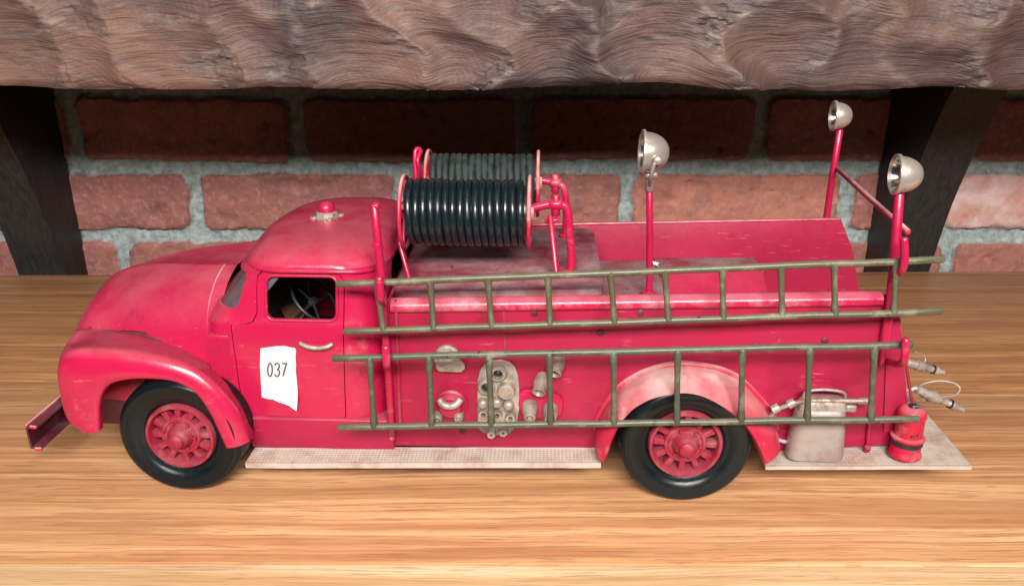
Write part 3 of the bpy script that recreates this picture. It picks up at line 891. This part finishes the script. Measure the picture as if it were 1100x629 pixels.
# reinforcing tail post by the slanted edge
bm = bmesh.new()
prism(bm, [mm(x, -74.6, z) for x, z in ((214, 38), (229.5, 37), (208.5, 119), (203.5, 119))], [mm(x, -73.5, z) for x, z in ((214, 38), (229.5, 37), (208.5, 119), (203.5, 119))], .0003)
obj('tail_post', bm, 'red_body_panel', truck)

# ---- rear mudguards: flared bands, with a bead where they meet the body
bm = bmesh.new(); A_ = smooth_path(arc_, 4); B_ = smooth_path([L(u, v, y=-95.5) for u, v in lip_px], 4)
rows = []
for p, q in zip(A_, B_):
    r_ = []
    for k in range(7):
        t = k/6; m_ = p.lerp(q, t)
        bulge = math.sin(PI*t)
        out = (Vector((q.x-.0998, 0, q.z-.034))).normalized()
        m_ = m_+out*.0028*bulge+Vector((0, -.0022*bulge, 0))
        r_.append(m_)
    r_.append(q+Vector((0, .002, 0))-(Vector((q.x-.0998, 0, q.z-.034))).normalized()*.0012)
    rows.append(r_)
loft(bm, rows, False, False)
rf_ = obj('rear_mudguard', bm, 'red_dusty', truck, 60)
md = rf_.modifiers.new('s', 'SOLIDIFY'); md.thickness = .001; md.offset = -1; bake(rf_); resharp(rf_, 50)
bm = bmesh.new(); tube(bm, [p+Vector((0, -.0006, .0004)) for p in A_[2:-2]], .0019, 10)
obj('bead', bm, 'red_dusty', rf_)
rff = mirrored(rf_)

# ---- running boards and tail step (embossed tread, white paint worn to red)
def tread(bm, x0, x1, y0, y1, ztop, th, sx, sy, amp=.55):
    nx, ny = int((x1-x0)/sx), int((y1-y0)/sy)
    g = []
    for j in range(ny+1):
        row = []
        for i in range(nx+1):
            x = x0+(x1-x0)*i/nx; y = y0+(y1-y0)*j/ny
            edge = min(x-x0, x1-x, y-y0, y1-y)
            e = max(0, min(1, (edge-1.6)/.8))
            bar = max(0, math.sin((x+y)*1.45)*math.sin((x-y)*1.45+.7))
            wob = noise.noise(Vector((x*.05, y*.05, 2)))*.5+noise.noise(Vector((x*.015, y*.03, 5)))*.6
            row.append(bm.verts.new(sh(x, y, ztop+amp*bar*e+wob*.6+(.35 if edge < 1.2 else 0))))
        g.append(row)
    for j in range(ny):
        for i in range(nx): bm.faces.new((g[j][i], g[j][i+1], g[j+1][i+1], g[j+1][i]))
    ring = [g[0][i] for i in range(nx+1)]+[g[j][nx] for j in range(1, ny+1)]+[g[ny][i] for i in range(nx-1, -1, -1)]+[g[j][0] for j in range(ny-1, 0, -1)]
    bk = [bm.verts.new(v.co-Vector((0, 0, th*.001))) for v in ring]
    n = len(ring)
    for k in range(n): bm.faces.new((ring[k], bk[k], bk[(k+1) % n], ring[(k+1) % n]))
    bm.faces.new(bk)
bm = bmesh.new(); tread(bm, -150, 54, -90, -73, 21.4, 3.4, .5, .5)
rbd = obj('running_board', bm, 'tread_paint', truck, 30); mirrored(rbd)
bm = bmesh.new(); tread(bm, 146, 258.5, -89.5, 89.5, 19.0, 2.2, .7, .7)
obj('tail_step', bm, 'tread_paint', truck, 30)
# little brackets under the ladder posts
# ---- tank cover in front of the hose bed
bm = bmesh.new()
op = rrect(-64, 53.5, -66, 53, 8, 6)
b0 = [sh(x, y, 95) for x, y in op]; b1 = [sh(x, y, 117.2) for x, y in op]
prism(bm, b1, b0, .0016)
obj('tank_cover', bm, 'dusty_deck', truck, 40)

# ---- hose reels
def make_reel(cx, cy, cz, mat):
    rl_ = empty('hose_reel', truck, mm(cx, cy, cz))
    bm = bmesh.new(); n = 16; hl = 33.0; pit = 2*hl/n
    pts = []
    for k in range(n*36+1):
        a = 2*PI*k/36; x = -hl+pit*k/36
        r_ = 17.0+.6*noise.noise(Vector((x*.12, math.cos(a)*1.3, math.sin(a)*1.3)))
        pts.append(mm(x+.75*noise.noise(Vector((a*.33, 3+cy, 0)))+.35*noise.noise(Vector((a*.9, 8+cy, 0))), r_*math.cos(a), r_*math.sin(a)))
    tube(bm, pts, .00215, 10)
    lathe(bm, [(.0158, -.0335), (.0158, .0335)], (0, 0, 0), (1, 0, 0), 32)
    obj('hose', bm, mat, rl_, 60)
    for sx in (-1, 1):
        bm = bmesh.new(); x = sx*35.5
        tube(bm, [mm(x, 20.5*math.cos(a), 20.5*math.sin(a)) for a in [2*PI*k/40 for k in range(40)]], .0012, 8, closed=True)
        for k in range(5):
            a = 2*PI*k/5+.3; tube(bm, [mm(x, 0, 0), mm(x, 20*math.cos(a), 20*math.sin(a))], .0011, 6)
        lathe(bm, [(.0045, -.0025), (.0045, .0025)], mm(x, 0, 0), (1, 0, 0), 16)
        obj('flange', bm, 'red_dusty', rl_, 50)
    return rl_
r1 = make_reel(-24, -38, 153.5, 'hose_rubber'); r1['label'] = 'front hose reel wound with glossy black hose'
r2 = make_reel(-20, 34, 153.5, 'hose_rubber_dusty'); r2['label'] = 'rear hose reel wound with dusty grey hose'
bm = bmesh.new()
tt = lambda x: 117.2+.027*x
# left legs
tube(bm, [mm(-62.5, -38, 155.5), mm(-62.5, -44, 136), L(441, 304, y=-58)], .0013, 8)
tube(bm, [mm(-62.5, -38, 155.5), mm(-62.5, -28, 117)], .0013, 8)
tube(bm, [mm(-60.5, 34, 156.5), mm(-61, 28, 117)], .0013, 8)
tube(bm, smooth_path([mm(-59.5, 34, 156.5), mm(-62, 30, 168), L(452, 162, y=36), L(446, 163, y=34), L(447, 195, y=30)], 4), .0015, 8)
tube(bm, [mm(-62.5, -38, 155.5), mm(-60.5, 34, 156.5)], .0012, 8)
obj('reel_stand', bm, 'red_enamel', truck, 50)
bm = bmesh.new()
# right pipes
q1 = L(574, 220, y=-38)
tube(bm, smooth_path([mm(9.5, -38, 155.5), L(590, 219.5, y=-38), L(603, 220, y=-38), L(609, 224, y=-38), L(611, 236, y=-38.5), L(614, 283, y=-39), mm(33.5, -39, 117)], 5), .0024, 12)
obj('reel_pipe', bm, 'red_enamel', truck, 50); bm = bmesh.new()
tube(bm, smooth_path([mm(11.5, 34, 156.5), L(597, 196.5, y=34), L(604, 200, y=33), L(607, 208, y=33), L(608, 225, y=33), mm(34, 33, 118)], 5), .0022, 12)
obj('reel_pipe', bm, 'red_enamel', truck, 50); bm = bmesh.new()
tube(bm, [L(591, 232, y=-38), L(598, 292, y=-44), mm(24.5, -46, 118)], .0017, 10)
tube(bm, [L(586, 238, y=-36), L(600, 236, y=-36)], .0015, 8)
obj('reel_leg', bm, 'red_enamel', truck, 50)
for p in (L(597, 219.5, y=-38), L(596.5, 196.5, y=34)):
    bm = bmesh.new()
    tube(bm, [p+mm(0, 0, 5.2), p-mm(0, 0, 6)], .0026, 6)
    tube(bm, [p-mm(3, 0, 0), p+mm(3, 0, 0)], .0034, 6)
    obj('pipe_coupling', bm, 'red_enamel', truck, 50)
for p in (mm(33.5, -39, 118), mm(34, 33, 118)):
    bm = bmesh.new(); lathe(bm, [(.0045, 0), (.0045, .0015), (.003, .0024), (0, .0024)], p, (0, 0, 1), 16); obj('pipe_flange', bm, 'red_enamel', truck, 50)
bm = bmesh.new()
for (u, v) in ((564, 243), (571.5, 251)):
    lathe(bm, [(0, 0), (.0012, .0004), (.0014, .004), (0, .0046)], L(u, v, y=-57), (0, -.3, 1), 10)
obj('hose_end', bm, 'aged_silver', r1, 50)

# ---- beacon on the roof
bm = bmesh.new(); bp = mm(-114.5, -3, 139.6)
lathe(bm, [(.0088, -.001), (.0088, .0006), (.0072, .0016), (.0070, .0034), (.0060, .0042), (0, .0042)], bp, (0, 0, 1), 8)
for k in range(4):
    a = 2*PI*k/4+.4; lathe(bm, [(.0022, -.0006), (.0022, .0016), (0, .0020)], bp+mm(8.4*math.cos(a), 8.4*math.sin(a), 0), (0, 0, 1), 10)
bc = obj('beacon', bm, 'aged_silver', truck, 40)
bm = bmesh.new(); lathe(bm, [(.0050, .0040), (.0053, .0048), (.0053, .0062), (.0048, .0080), (.0037, .0094), (.0019, .0103), (0, .0105)], bp, (0, 0, 1), 24)
obj('beacon_dome', bm, 'red_enamel', bc, 60)

# ---- spotlights
def lamp(rim_c, r, depth, yaw, pitch=0., part=None):
    ax = Vector((-math.cos(yaw)*math.cos(pitch), -math.sin(yaw)*math.cos(pitch), math.sin(pitch)))
    bm = bmesh.new()
    prof = [(0, -depth)]
    for k in range(1, 9):
        a = PI/2*k/9; prof.append((r*.97*math.sin(a)**.9, -depth*math.cos(a)))
    prof += [(r*.97, 0), (r*1.08, .0002), (r*1.08, .0018), (r*.98, .0022), (r*.94, .0012)]
    for k in range(8, 0, -1):
        a = PI/2*k/9; prof.append((r*.90*math.sin(a)**.9, -depth*.9*math.cos(a)))
    prof.append((0, -depth*.9))
    lathe(bm, prof, rim_c, ax, 36)
    o_ = obj('lamp_bowl', bm, 'lamp_nickel', part, 50)
    bm = bmesh.new()
    pr2 = [(r*.92, .0006)]
    for k in range(8, 0, -1):
        a = PI/2*k/9; pr2.append((r*.86*math.sin(a)**.9, -depth*.84*math.cos(a)))
    pr2.append((0, -depth*.84))
    lathe(bm, pr2[:-1], rim_c, ax, 36)
    bm.faces.ensure_lookup_table()
    big = [f for f in bm.faces if len(f.verts) > 4]
    for f in big[:]:
        pass
    big.sort(key=lambda f: -f.calc_area())
    if big: bmesh.ops.delete(bm, geom=[big[0]], context='FACES_ONLY')
    lathe(bm, [(.0016, -depth*.8), (.0022, -depth*.5), (.0016, -depth*.3), (0, -depth*.26)], rim_c, ax, 12)
    obj('reflector', bm, 'mirror_nickel', o_, 50)
    return o_
sl = empty('searchlight', truck, (0, 0, 0)); sl['label'] = 'tall centre searchlight on a red pole above the hose bed'
bm = bmesh.new(); p0 = L(697.5, 306, y=0); tube(bm, [mm(p0.x*1000, 0, 86), p0, L(698, 250, y=0), L(697.5, 196, y=0)], .0021, 12)
lathe(bm, [(.005, 0), (.005, .0014), (.003, .0022), (0, .0022)], mm(p0.x*1000, 0, 91), (0, 0, 1), 12)
obj('pole', bm, 'red_enamel', sl, 50)
lc = L(692.0, 163.5, y=-2)
lamp(lc, .0124, .0148, math.radians(1), .03, sl)
bm = bmesh.new()
tube(bm, smooth_path([L(706, 172, y=-14.2), L(702, 178, y=-14.6), L(699.5, 190, y=-12), L(698, 200, y=-2)], 5), .0014, 8)
tube(bm, smooth_path([L(705, 171, y=12.5), L(702, 178, y=12.5), L(699.5, 190, y=9), L(698, 200, y=-2)], 5), .0014, 8)
lathe(bm, [(.0030, 0), (.0030, .002), (.0018, .003), (0, .003)], L(706, 172, y=-13), (0, -1, 0), 12)
tube(bm, [L(698, 186, y=-3), L(697.5, 204, y=-1)], .0027, 10)
tube(bm, [L(694, 189, y=-4), L(705, 187.5, y=-4)], .0022, 8)
obj('yoke', bm, 'lamp_nickel', sl, 50)
# paper scrap tied to the pole
bm = bmesh.new()
p = L(704, 283, y=-4)
prism(bm, [p+mm(*q) for q in ((-1.8, 0, 1.3), (.6, 0, .9), (2.4, 0, .2), (1.2, 0, -.6), (1.9, 0, -1.7), (.2, 0, -.9), (-1.3, 0, -.5))], [p+mm(*q)+mm(0, 1.2, 0) for q in ((-1.8, 0, 1.3), (.6, 0, .9), (2.4, 0, .2), (1.2, 0, -.6), (1.9, 0, -1.7), (.2, 0, -.9), (-1.3, 0, -.5))])
obj('paint_flake', bm, 'paper', sl, 20)

slf = empty('searchlight', truck, (0, 0, 0)); slf['label'] = 'small far tail spotlight on a red pole'
bm = bmesh.new(); tube(bm, [L(886.5, 243, y=76)-mm(0, 0, 12), L(887.5, 236, y=76), L(894, 190, y=76), L(902, 140, y=76)], .0023, 12); obj('pole', bm, 'red_enamel', slf, 50)
lamp(L(897.5, 124.5, y=76), .0093, .0108, math.radians(-4), .0, slf)
sln = empty('searchlight', truck, (0, 0, 0)); sln['label'] = 'small near tail spotlight on a red pole with ladder hooks'
bm = bmesh.new(); tube(bm, [L(946, 392, y=-75.5), L(950, 372, y=-75.5), L(955, 335, y=-76.5), L(960, 290, y=-77), L(966, 208, y=-77)], [.0014, .0030, .0026, .0025, .0024], 12)
tube(bm, smooth_path([L(958, 300, y=-78), L(962, 295, y=-84), L(968, 291, y=-91), L(971, 284, y=-93), L(972, 272, y=-93), L(971, 256, y=-92)], 4), .0020, 10)
tube(bm, smooth_path([L(955, 388, y=-77), L(963, 391, y=-90), L(970, 389, y=-104), L(972, 382, y=-106), L(973, 364, y=-105)], 4), .0020, 10)
obj('pole', bm, 'red_enamel', sln, 50)
lamp(L(965, 187.5, y=-77), .0095, .0116, math.radians(-5), .0, sln)
bm = bmesh.new(); tube(bm, [L(899, 181, y=75), L(930, 209, y=0), L(975, 249, y=-77)], .0017, 10); obj('brace', bm, 'red_dusty', truck, 50)

# ---- front ladder post with hooks
bm = bmesh.new()
tube(bm, [L(402, 220, y=-76), L(406, 262, y=-76.5), L(410, 300, y=-78), L(413, 345, y=-78), L(417, 400, y=-77), L(421, 468, y=-75.5)], .0022, 10)
tube(bm, smooth_path([L(411, 325, y=-78), L(411, 324, y=-86), L(409, 321, y=-93), L(408.5, 314, y=-94), L(407.5, 298, y=-93)], 4), .0022, 10)
tube(bm, smooth_path([L(416, 392, y=-78), L(416, 394, y=-92), L(415.5, 391, y=-105), L(415, 385, y=-107), L(414.5, 372, y=-106)], 4), .0022, 10)
lathe(bm, [(.0024, -.001), (.0022, .001), (0, .0018)], L(404, 264, y=-77.5), (-.3, -1, .2), 10)
for u, v in ((421, 470), (404, 221)): lathe(bm, [(0, .0022), (.0020, .0012), (.0024, 0), (.002, -.0012), (0, -.0022)], L(u, v, y=-76), (0, 0, 1), 10)
obj('ladder_post', bm, 'red_enamel', truck, 50)
bm = bmesh.new()
tube(bm, [L(425, 322, y=-74.5), L(430, 460, y=-74.5)], .0008, 6)
obj('panel_seam', bm, 'red_grimy', truck)

# ---- pump panel and fittings on the near side
py = -73.6
bm = bmesh.new()
ol = [(513.5, 460), (512.8, 430), (513, 408), (515.5, 397), (521, 390), (529, 386.8), (538, 386), (547, 388), (553, 393), (556.5, 402), (557.8, 416), (557.5, 440), (556, 455), (551, 462), (545, 467), (528, 467), (519, 464)]
prism(bm, [L(u, v, y=py-1.6) for u, v in ol], [L(u, v, y=py) for u, v in ol], .0004)
pp = obj('pump_panel', bm, 'aged_silver', truck, 40)
def knob(u, v, r, h, hole=0, taper=.8, y=py-1.6, mat='aged_silver', name='gauge', hexa=False):
    bm = bmesh.new(); p = L(u, v, y=y)
    pr = [(r, -.0002), (r, h*.55), (r*.96, h*.7), (r*taper, h)]
    if hole: pr += [(r*hole, h), (r*hole*.9, h*.35), (0, h*.3)]
    else: pr += [(r*taper*.6, h*1.12), (0, h*1.15)]
    lathe(bm, pr, p, (0, -1, 0), 6 if hexa else 22)
    o_ = obj(name, bm, mat, truck, 45)
    if hole:
        bm = bmesh.new(); lathe(bm, [(r*hole*.86, h*.36), (r*hole*.5, h*.40), (r*hole*.2, h*.62), (0, h*.64)], p, (0, -1, 0), 18); obj('recess_shade', bm, 'black_trim', o_, 45)  # black disc added to paint the shaded bottom of the hole
    return o_
knob(535, 399.5, .0052, .0034, .55)
knob(522.5, 414.5, .0050, .0028, .62)
knob(544, 417.5, .0051, .0042, .0, .9)
for u, v in ((519.5, 431), (534, 430), (546.5, 433)): knob(u, v, .0032, .0045, 0, .8, name='valve')
for u, v in ((519.5, 442), (534.5, 443), (548.5, 446)): knob(u, v, .0029, .0040, .5, .85, name='valve', hexa=False)
for u, v in ((528, 463), (541, 461)): knob(u, v, .0030, .0045, .3, .8, name='valve', hexa=True, mat='can_metal')
# black bolt behind the lower rail
# upper left cap with slotted outlet
bm = bmesh.new(); p = L(480.5, 383, y=py)
lathe(bm, [(.0076, 0), (.0076, .002), (.0064, .0032), (.0050, .0030), (.0044, .0040), (0, .0043)], p, (0, -1, 0), 28)
ol = [(u, v) for u, v in [(469, 389), (472, 386.5), (496, 387.5), (499.5, 391), (499.5, 396), (495, 400), (471, 399), (467.5, 394)]]
prism(bm, [L(u, v, y=py-5.2) for u, v in ol], [L(u, v, y=py) for u, v in ol], .0008)
ic = obj('inlet_cap', bm, 'aged_silver', truck, 40)
bm = bmesh.new(); rb = [(471.5, 391.2), (495, 391.8), (496, 394.8), (471, 394.2)]
prism(bm, [L(u, v, y=py-5.45) for u, v in rb], [L(u, v, y=py-4.6) for u, v in rb]); obj('slot', bm, 'can_metal', ic)
# lower left suction inlet
bm = bmesh.new(); p = L(484.5, 434, y=py)
lathe(bm, [(.0096, 0), (.0096, .0016), (.0086, .0024), (.0080, .0016), (.0074, .0018), (.0070, .0040), (.0058, .0052), (0, .0054)], p, (0, -1, 0), 30)
si = obj('suction_inlet', bm, 'red_body_panel', truck, 40)
bm = bmesh.new()
tube(bm, smooth_path([L(472, 429, y=py-6), L(476, 434, y=py-7.4), L(483, 436, y=py-7.8), L(490, 434, y=py-7.4), L(494.5, 428.5, y=py-6)], 4), .0021, 10)
for u, v in ((471.5, 443), (493.5, 442)): lathe(bm, [(.0028, 0), (.0028, .006), (.0020, .0072), (.0016, .0072), (.0014, .005), (0, .005)], L(u, v, y=py), (0, -1, -.15), 14)
obj('inlet_nozzle', bm, 'aged_silver', si, 50)
# right outlets: red plate with two caps
bm = bmesh.new()
ol = [(558, 421), (563, 418.5), (572, 418.5), (590, 422), (600, 424), (604.5, 429), (605.5, 438), (603, 446), (596, 449), (566, 450), (559, 445), (556.5, 434)]
prism(bm, [L(u, v, y=py-2.2) for u, v in ol], [L(u, v, y=py) for u, v in ol], .0009)
op_ = obj('outlet_plate', bm, 'red_enamel', truck, 40)
for u, v in ((569.5, 436), (591, 439.5)):
    bm = bmesh.new()
    lathe(bm, [(.0044, 0), (.0046, .002), (.0043, .006), (.0036, .0085), (.0032, .0105), (.0022, .0110), (.0018, .0090), (.0014, .0090), (.0012, .0112), (0, .0114)], L(u, v-2, y=py-2), (0, -1, -.30), 22)
    obj('outlet_cap', bm, 'aged_silver', op_, 45)
for (u, v), r_ in (((584, 403), .0046), ((601, 383), .0042)):
    bm = bmesh.new()
    lathe(bm, [(r_*.8, 0), (r_, .003), (r_*.98, .0065), (r_*.80, .0100), (r_*.88, .0118), (r_*.70, .0122), (r_*.5, .009), (0, .009)], L(u, v, y=py), (-.22, -.85, -.48), 20)
    obj('hose_outlet', bm, 'aged_silver', truck, 45)

# ---- nozzles lying behind the tail
for name_pts in (((972, 388), (988, 391), (1000, 394), (1014, 400)), ((984, 417), (1003, 424), (1018, 431), (1035, 440))):
    bm = bmesh.new()
    yy = -14 if name_pts[0][1] < 400 else -38
    P = [L(u, v, y=yy) for u, v in name_pts]
    ax = (P[-1]-P[0]); ln = ax.length
    lathe(bm, [(.0014, 0), (.0026, .001), (.0028, ln*.28), (.0036, ln*.30), (.0034, ln*.46), (.0024, ln*.50), (.0022, ln*.72), (.0028, ln*.74), (.0026, ln*.84), (.0019, ln*.86), (.0017, ln*.99), (.0008, ln), (0, ln*.96)], P[0], ax, 18)
    nz = obj('hose_nozzle', bm, 'aged_silver', truck, 45)
    bm = bmesh.new()
    b0 = P[0]+ax*.70; lathe(bm, [(.00295, 0), (.00295, .0011), (.0025, .0012)], b0, ax, 16); obj('nozzle_band', bm, 'black_trim', nz, 45)
    if yy == -38:
        bm = bmesh.new()
        tube(bm, smooth_path([L(1012, 426, y=-38), L(1026, 424, y=-36), L(1031, 417, y=-33), L(1024, 411, y=-31), L(1008, 409, y=-30), L(992, 412, y=-31), L(986, 417, y=-34)], 5), .00055, 6)
        tube(bm, smooth_path([L(986, 420, y=-36), L(992, 428, y=-36), L(998, 430, y=-36), L(1004, 425, y=-38)], 4), .0008, 6)
        obj('wire_loop', bm, 'can_metal', nz, 50)
    else:
        bm = bmesh.new()
        tube(bm, smooth_path([L(983, 378, y=-14), L(990, 380, y=-12), L(994, 385, y=-12), L(992, 391, y=-14)], 5), .0004, 6)
        obj('wire_loop', bm, 'can_metal', nz, 50)
    bm = bmesh.new()
    base = Vector((P[0].x, P[0].y, .026))
    tube(bm, smooth_path([Vector((.230, P[0].y, .052)), Vector((.240, P[0].y, .046)), P[0]-ax*.02, P[0]+ax*.05], 5), .0016, 8); obj('hose_stub', bm, 'can_metal', nz, 50)
# ---- tail catch under the lower hook
bm = bmesh.new(); tube(bm, [L(934, 455, y=-74.5), L(932, 481, y=-75)], .0014, 8); lathe(bm, [(.0018, -.001), (.0018, .002), (0, .0026)], L(931.5, 482, y=-76), (0, -.4, 1), 10)
obj('tail_catch', bm, 'red_body_panel', truck, 50)

# ================================================================== LADDERS (hung in the hooks)
def ladder(name, top, bot, rungs, ytop, ybot, label, mat):
    a0, a1 = L(*top[0], y=ytop), L(*top[1], y=ytop); b0, b1 = L(*bot[0], y=ybot), L(*bot[1], y=ybot)
    cen = (a0+b1)/2
    Mt = Matrix.Translation(truck.location) @ Matrix.Rotation(-PSI, 4, 'Z')
    root = empty(name, None, Mt @ cen); root.rotation_euler.z = -PSI
    for e0, e1, sg in ((a0, a1, 1), (b0, b1, 2)):
        bm = bmesh.new()
        pts = []
        for k in range(25):
            p = e0.lerp(e1, k/24)-cen
            pts.append(p+mm(0, .35*noise.noise(Vector((k*.35, sg, 0))), .55*noise.noise(Vector((k*.3, sg, 7)))))
        tube(bm, pts, .00190, 12)
        obj('rail', bm, mat, root, 50)
    for (ut, ub) in rungs:
        def on(e0, e1, u, e):
            lo, hi = 0., 1.
            f = (u-e[0][0])/(e[1][0]-e[0][0])
            v = e[0][1]+(e[1][1]-e[0][1])*f
            return v
        pt = L(ut, on(a0, a1, ut, top), y=ytop); pb = L(ub, on(b0, b1, ub, bot), y=ybot)
        bm = bmesh.new()
        q = [pt.lerp(pb, k/6)-cen for k in range(7)]
        tube(bm, q, [.00235, .0018, .0016, .0016, .0016, .0018, .00235], 10)
        obj('rung', bm, mat, root, 50)
    tag(root, label, 'ladder', 'toy ladders on the side of the fire engine')
    return root
ladder('toy_ladder', ((362, 305), (1013, 278.5)), ((370, 356), (1011, 334)),
       [(404, 412), (462, 466), (524, 528), (588.5, 591), (656, 660), (714, 718), (776, 777), (839, 840), (896, 897), (963, 960)], -87.5, -91.5,
       'upper green grey toy ladder leaning along the top rail of the truck', 'ladder_brass')
ladder('toy_ladder', ((358, 384.5), (979, 370)), ((364, 458.5), (986, 449.5)),
       [(397, 402), (460.5, 464), (525, 528), (590, 591.5), (659, 659.5), (728, 727), (797.5, 796), (870, 867), (939.5, 935)], -101, -101,
       'lower green grey toy ladder hanging in front of the pump panel', 'ladder_paint')

# ================================================================== CAN AND EXTINGUISHER on the tail step
Mt = Matrix.Translation(truck.location) @ Matrix.Rotation(-PSI, 4, 'Z')
def stand(name, p):
    e = empty(name, None, Mt @ p); e.rotation_euler.z = -PSI; return e
zt = 20.4
base = mm(174.5, -80.5, zt+.027*174.5)
can = stand('hand_pump_can', base)
tag(can, 'squat grey metal can with handle and white spout rod behind the rear wheel', 'can')
def f0(x, y, z): return mm(x, y, z)
bm = bmesh.new()
rings = []
for z, hx, hy, r_ in ((0, 14.6, 6.2, 5.2), (.5, 15.6, 6.8, 5.6), (2, 15.9, 7, 5.8), (20, 14.6, 6.6, 5.4), (29, 13.6, 6.2, 5.2), (30.4, 13.2, 5.8, 5), (31.2, 12.4, 5, 4.6)):
    rings.append([mm(x, y, z) for x, y in rrect(-hx, hx, -hy, hy, min(r_, hy*.95), 5)])
loft(bm, rings)
obj('can_body', bm, 'can_metal', can, 40)
bm = bmesh.new()
rings = []
for z, hx, hy in ((31, 12.5, 5), (34, 12, 4.6), (36.5, 10.5, 4.2), (37.2, 9.5, 3.6)):
    rings.append([mm(x, y, z) for x, y in rrect(-hx-.5, hx+1.5, -hy, hy, 3, 4)])
loft(bm, rings)
rbox(bm, 11, 19, -3, 3, 29.5, 34, 1.2)
obj('can_lid', bm, 'aged_silver', can, 40)
bm = bmesh.new()
tube(bm, smooth_path([mm(-10, 0, 36), mm(-9, 0, 40.5), mm(0, 0, 42), mm(10, 0, 41), mm(12.5, 0, 38.5), mm(12.5, 0, 35)], 5), .0009, 8)
obj('can_handle', bm, 'can_metal', can, 50)
bm = bmesh.new()
bl_ = lambda u, v, y: L(u, v, y=y)-base
tube(bm, smooth_path([bl_(832, 440, -80), bl_(842, 436.5, -83), bl_(856, 432, -84), bl_(872, 430, -84), bl_(900, 430, -84), bl_(930, 430.5, -84)], 5), .0013, 10)
for u, v in ((833, 438.5), (850, 433)): lathe(bm, [(.0026, -.002), (.0026, .002)], bl_(u, v, -83.4), (.85, 0, .5), 10)
lathe(bm, [(.0018, -.004), (.0022, .004)], bl_(929, 430.5, -84), (1, 0, 0), 10)
obj('spout_rod', bm, 'aged_silver', can, 50)
bm = bmesh.new()
tube(bm, smooth_path([bl_(832, 441, -80), bl_(826, 452, -79), bl_(827, 464, -78), bl_(836, 472, -78), bl_(850, 475, -78)], 5), .0013, 8)
obj('rubber_hose', bm, 'can_metal', can, 50)

eb = mm(225.3, -79.5, zt+.027*225.3+.2)
ex = stand('fire_extinguisher', eb)
ex.scale = (.96, .96, .86)
tag(ex, 'tiny red fire extinguisher with a black band on the white tail step', 'fire extinguisher')
bm = bmesh.new()
lathe(bm, [(.0090, 0), (.0094, .0006), (.0093, .0022), (.0084, .0034), (.0082, .0120), (.0092, .0126), (.0096, .0136), (.0095, .0144), (.0078, .0156), (.0076, .0285), (.0082, .0292), (.0080, .0315), (.0066, .0340), (.0048, .0352), (0, .0354)], (0, 0, 0), (0, 0, 1), 36)
obj('cylinder', bm, 'extinguisher_red', ex, 40)
bm = bmesh.new(); lathe(bm, [(.0083, .0088), (.0089, .0091), (.0091, .0122), (.0083, .0125)], (0, 0, 0), (0, 0, 1), 36)
for a, w__ in ((-1.9, .0022), (-1.45, .0016), (-1.0, .002)):
    pass
obj('black_band', bm, 'black_trim', ex, 40)
bm = bmesh.new()
def patch(pts, r0):
    fr = [Vector((r0*math.sin(a), -r0*math.cos(a), z)) for a, z in pts]; bk = [Vector((p.x*.93, p.y*.93, p.z)) for p in fr]
    prism(bm, fr, bk)
patch([(-.30, .0190), (.05, .0194), (.30, .0204), (.34, .0186), (.10, .0178), (-.02, .0170), (-.22, .0172)], .00785)
patch([(-.55, .0100), (-.42, .0084), (-.10, .0082), (-.02, .0070), (.18, .0072), (.24, .0086), (.55, .0090), (.6, .0100)], .00850)
obj('worn_patch', bm, 'black_trim', ex, 30)
bm = bmesh.new(); lathe(bm, [(.0022, .0350), (.0026, .0356), (.0022, .0366), (0, .0369)], (0, 0, 0), (0, 0, 1), 16)
tube(bm, [Vector((-.001, -.001, .0366)), Vector((.004, -.002, .0368))], .0008, 8)
obj('cap', bm, 'black_trim', ex, 40)

# ================================================================== CAMERA, LIGHT
cam = bpy.data.cameras.new('camera'); co = bpy.data.objects.new('camera', cam); link(co)
cam.sensor_width = 36; cam.lens = 36*F/1100; cam.clip_start = .01; cam.clip_end = 50
co.location = (0, 0, H); co.rotation_euler = (PI/2-TH, 0, 0)
S.camera = co

w = bpy.data.worlds.new('World'); S.world = w; w.use_nodes = True
bg = w.node_tree.nodes['Background']; bg.inputs[0].default_value = (.45, .80, 1., 1); bg.inputs[1].default_value = .022

def area(name, loc, target, sx, sy, power, col):
    l = bpy.data.lights.new(name, 'AREA'); l.shape = 'RECTANGLE'; l.size = sx; l.size_y = sy; l.energy = power; l.color = col
    o_ = bpy.data.objects.new(name, l); link(o_); o_.location = loc
    o_.rotation_euler = (Vector(target)-Vector(loc)).to_track_quat('-Z', 'Y').to_euler()
    return o_
area('room_lamp', (.08, -.80, .92), (0, .5, .08), 1.0, .27, 60, (1., .925, .86))
area('ceiling_lamp', (.25, .10, 1.5), (.05, .45, 0), .5, .5, 1.5, (1., .92, .84))

S.view_settings.view_transform = 'Standard'; S.view_settings.look = 'None'
S.view_settings.exposure = 0; S.view_settings.gamma = 1
S.render.engine = 'CYCLES'
S.cycles.use_denoising = True
S.cycles.max_bounces = 8
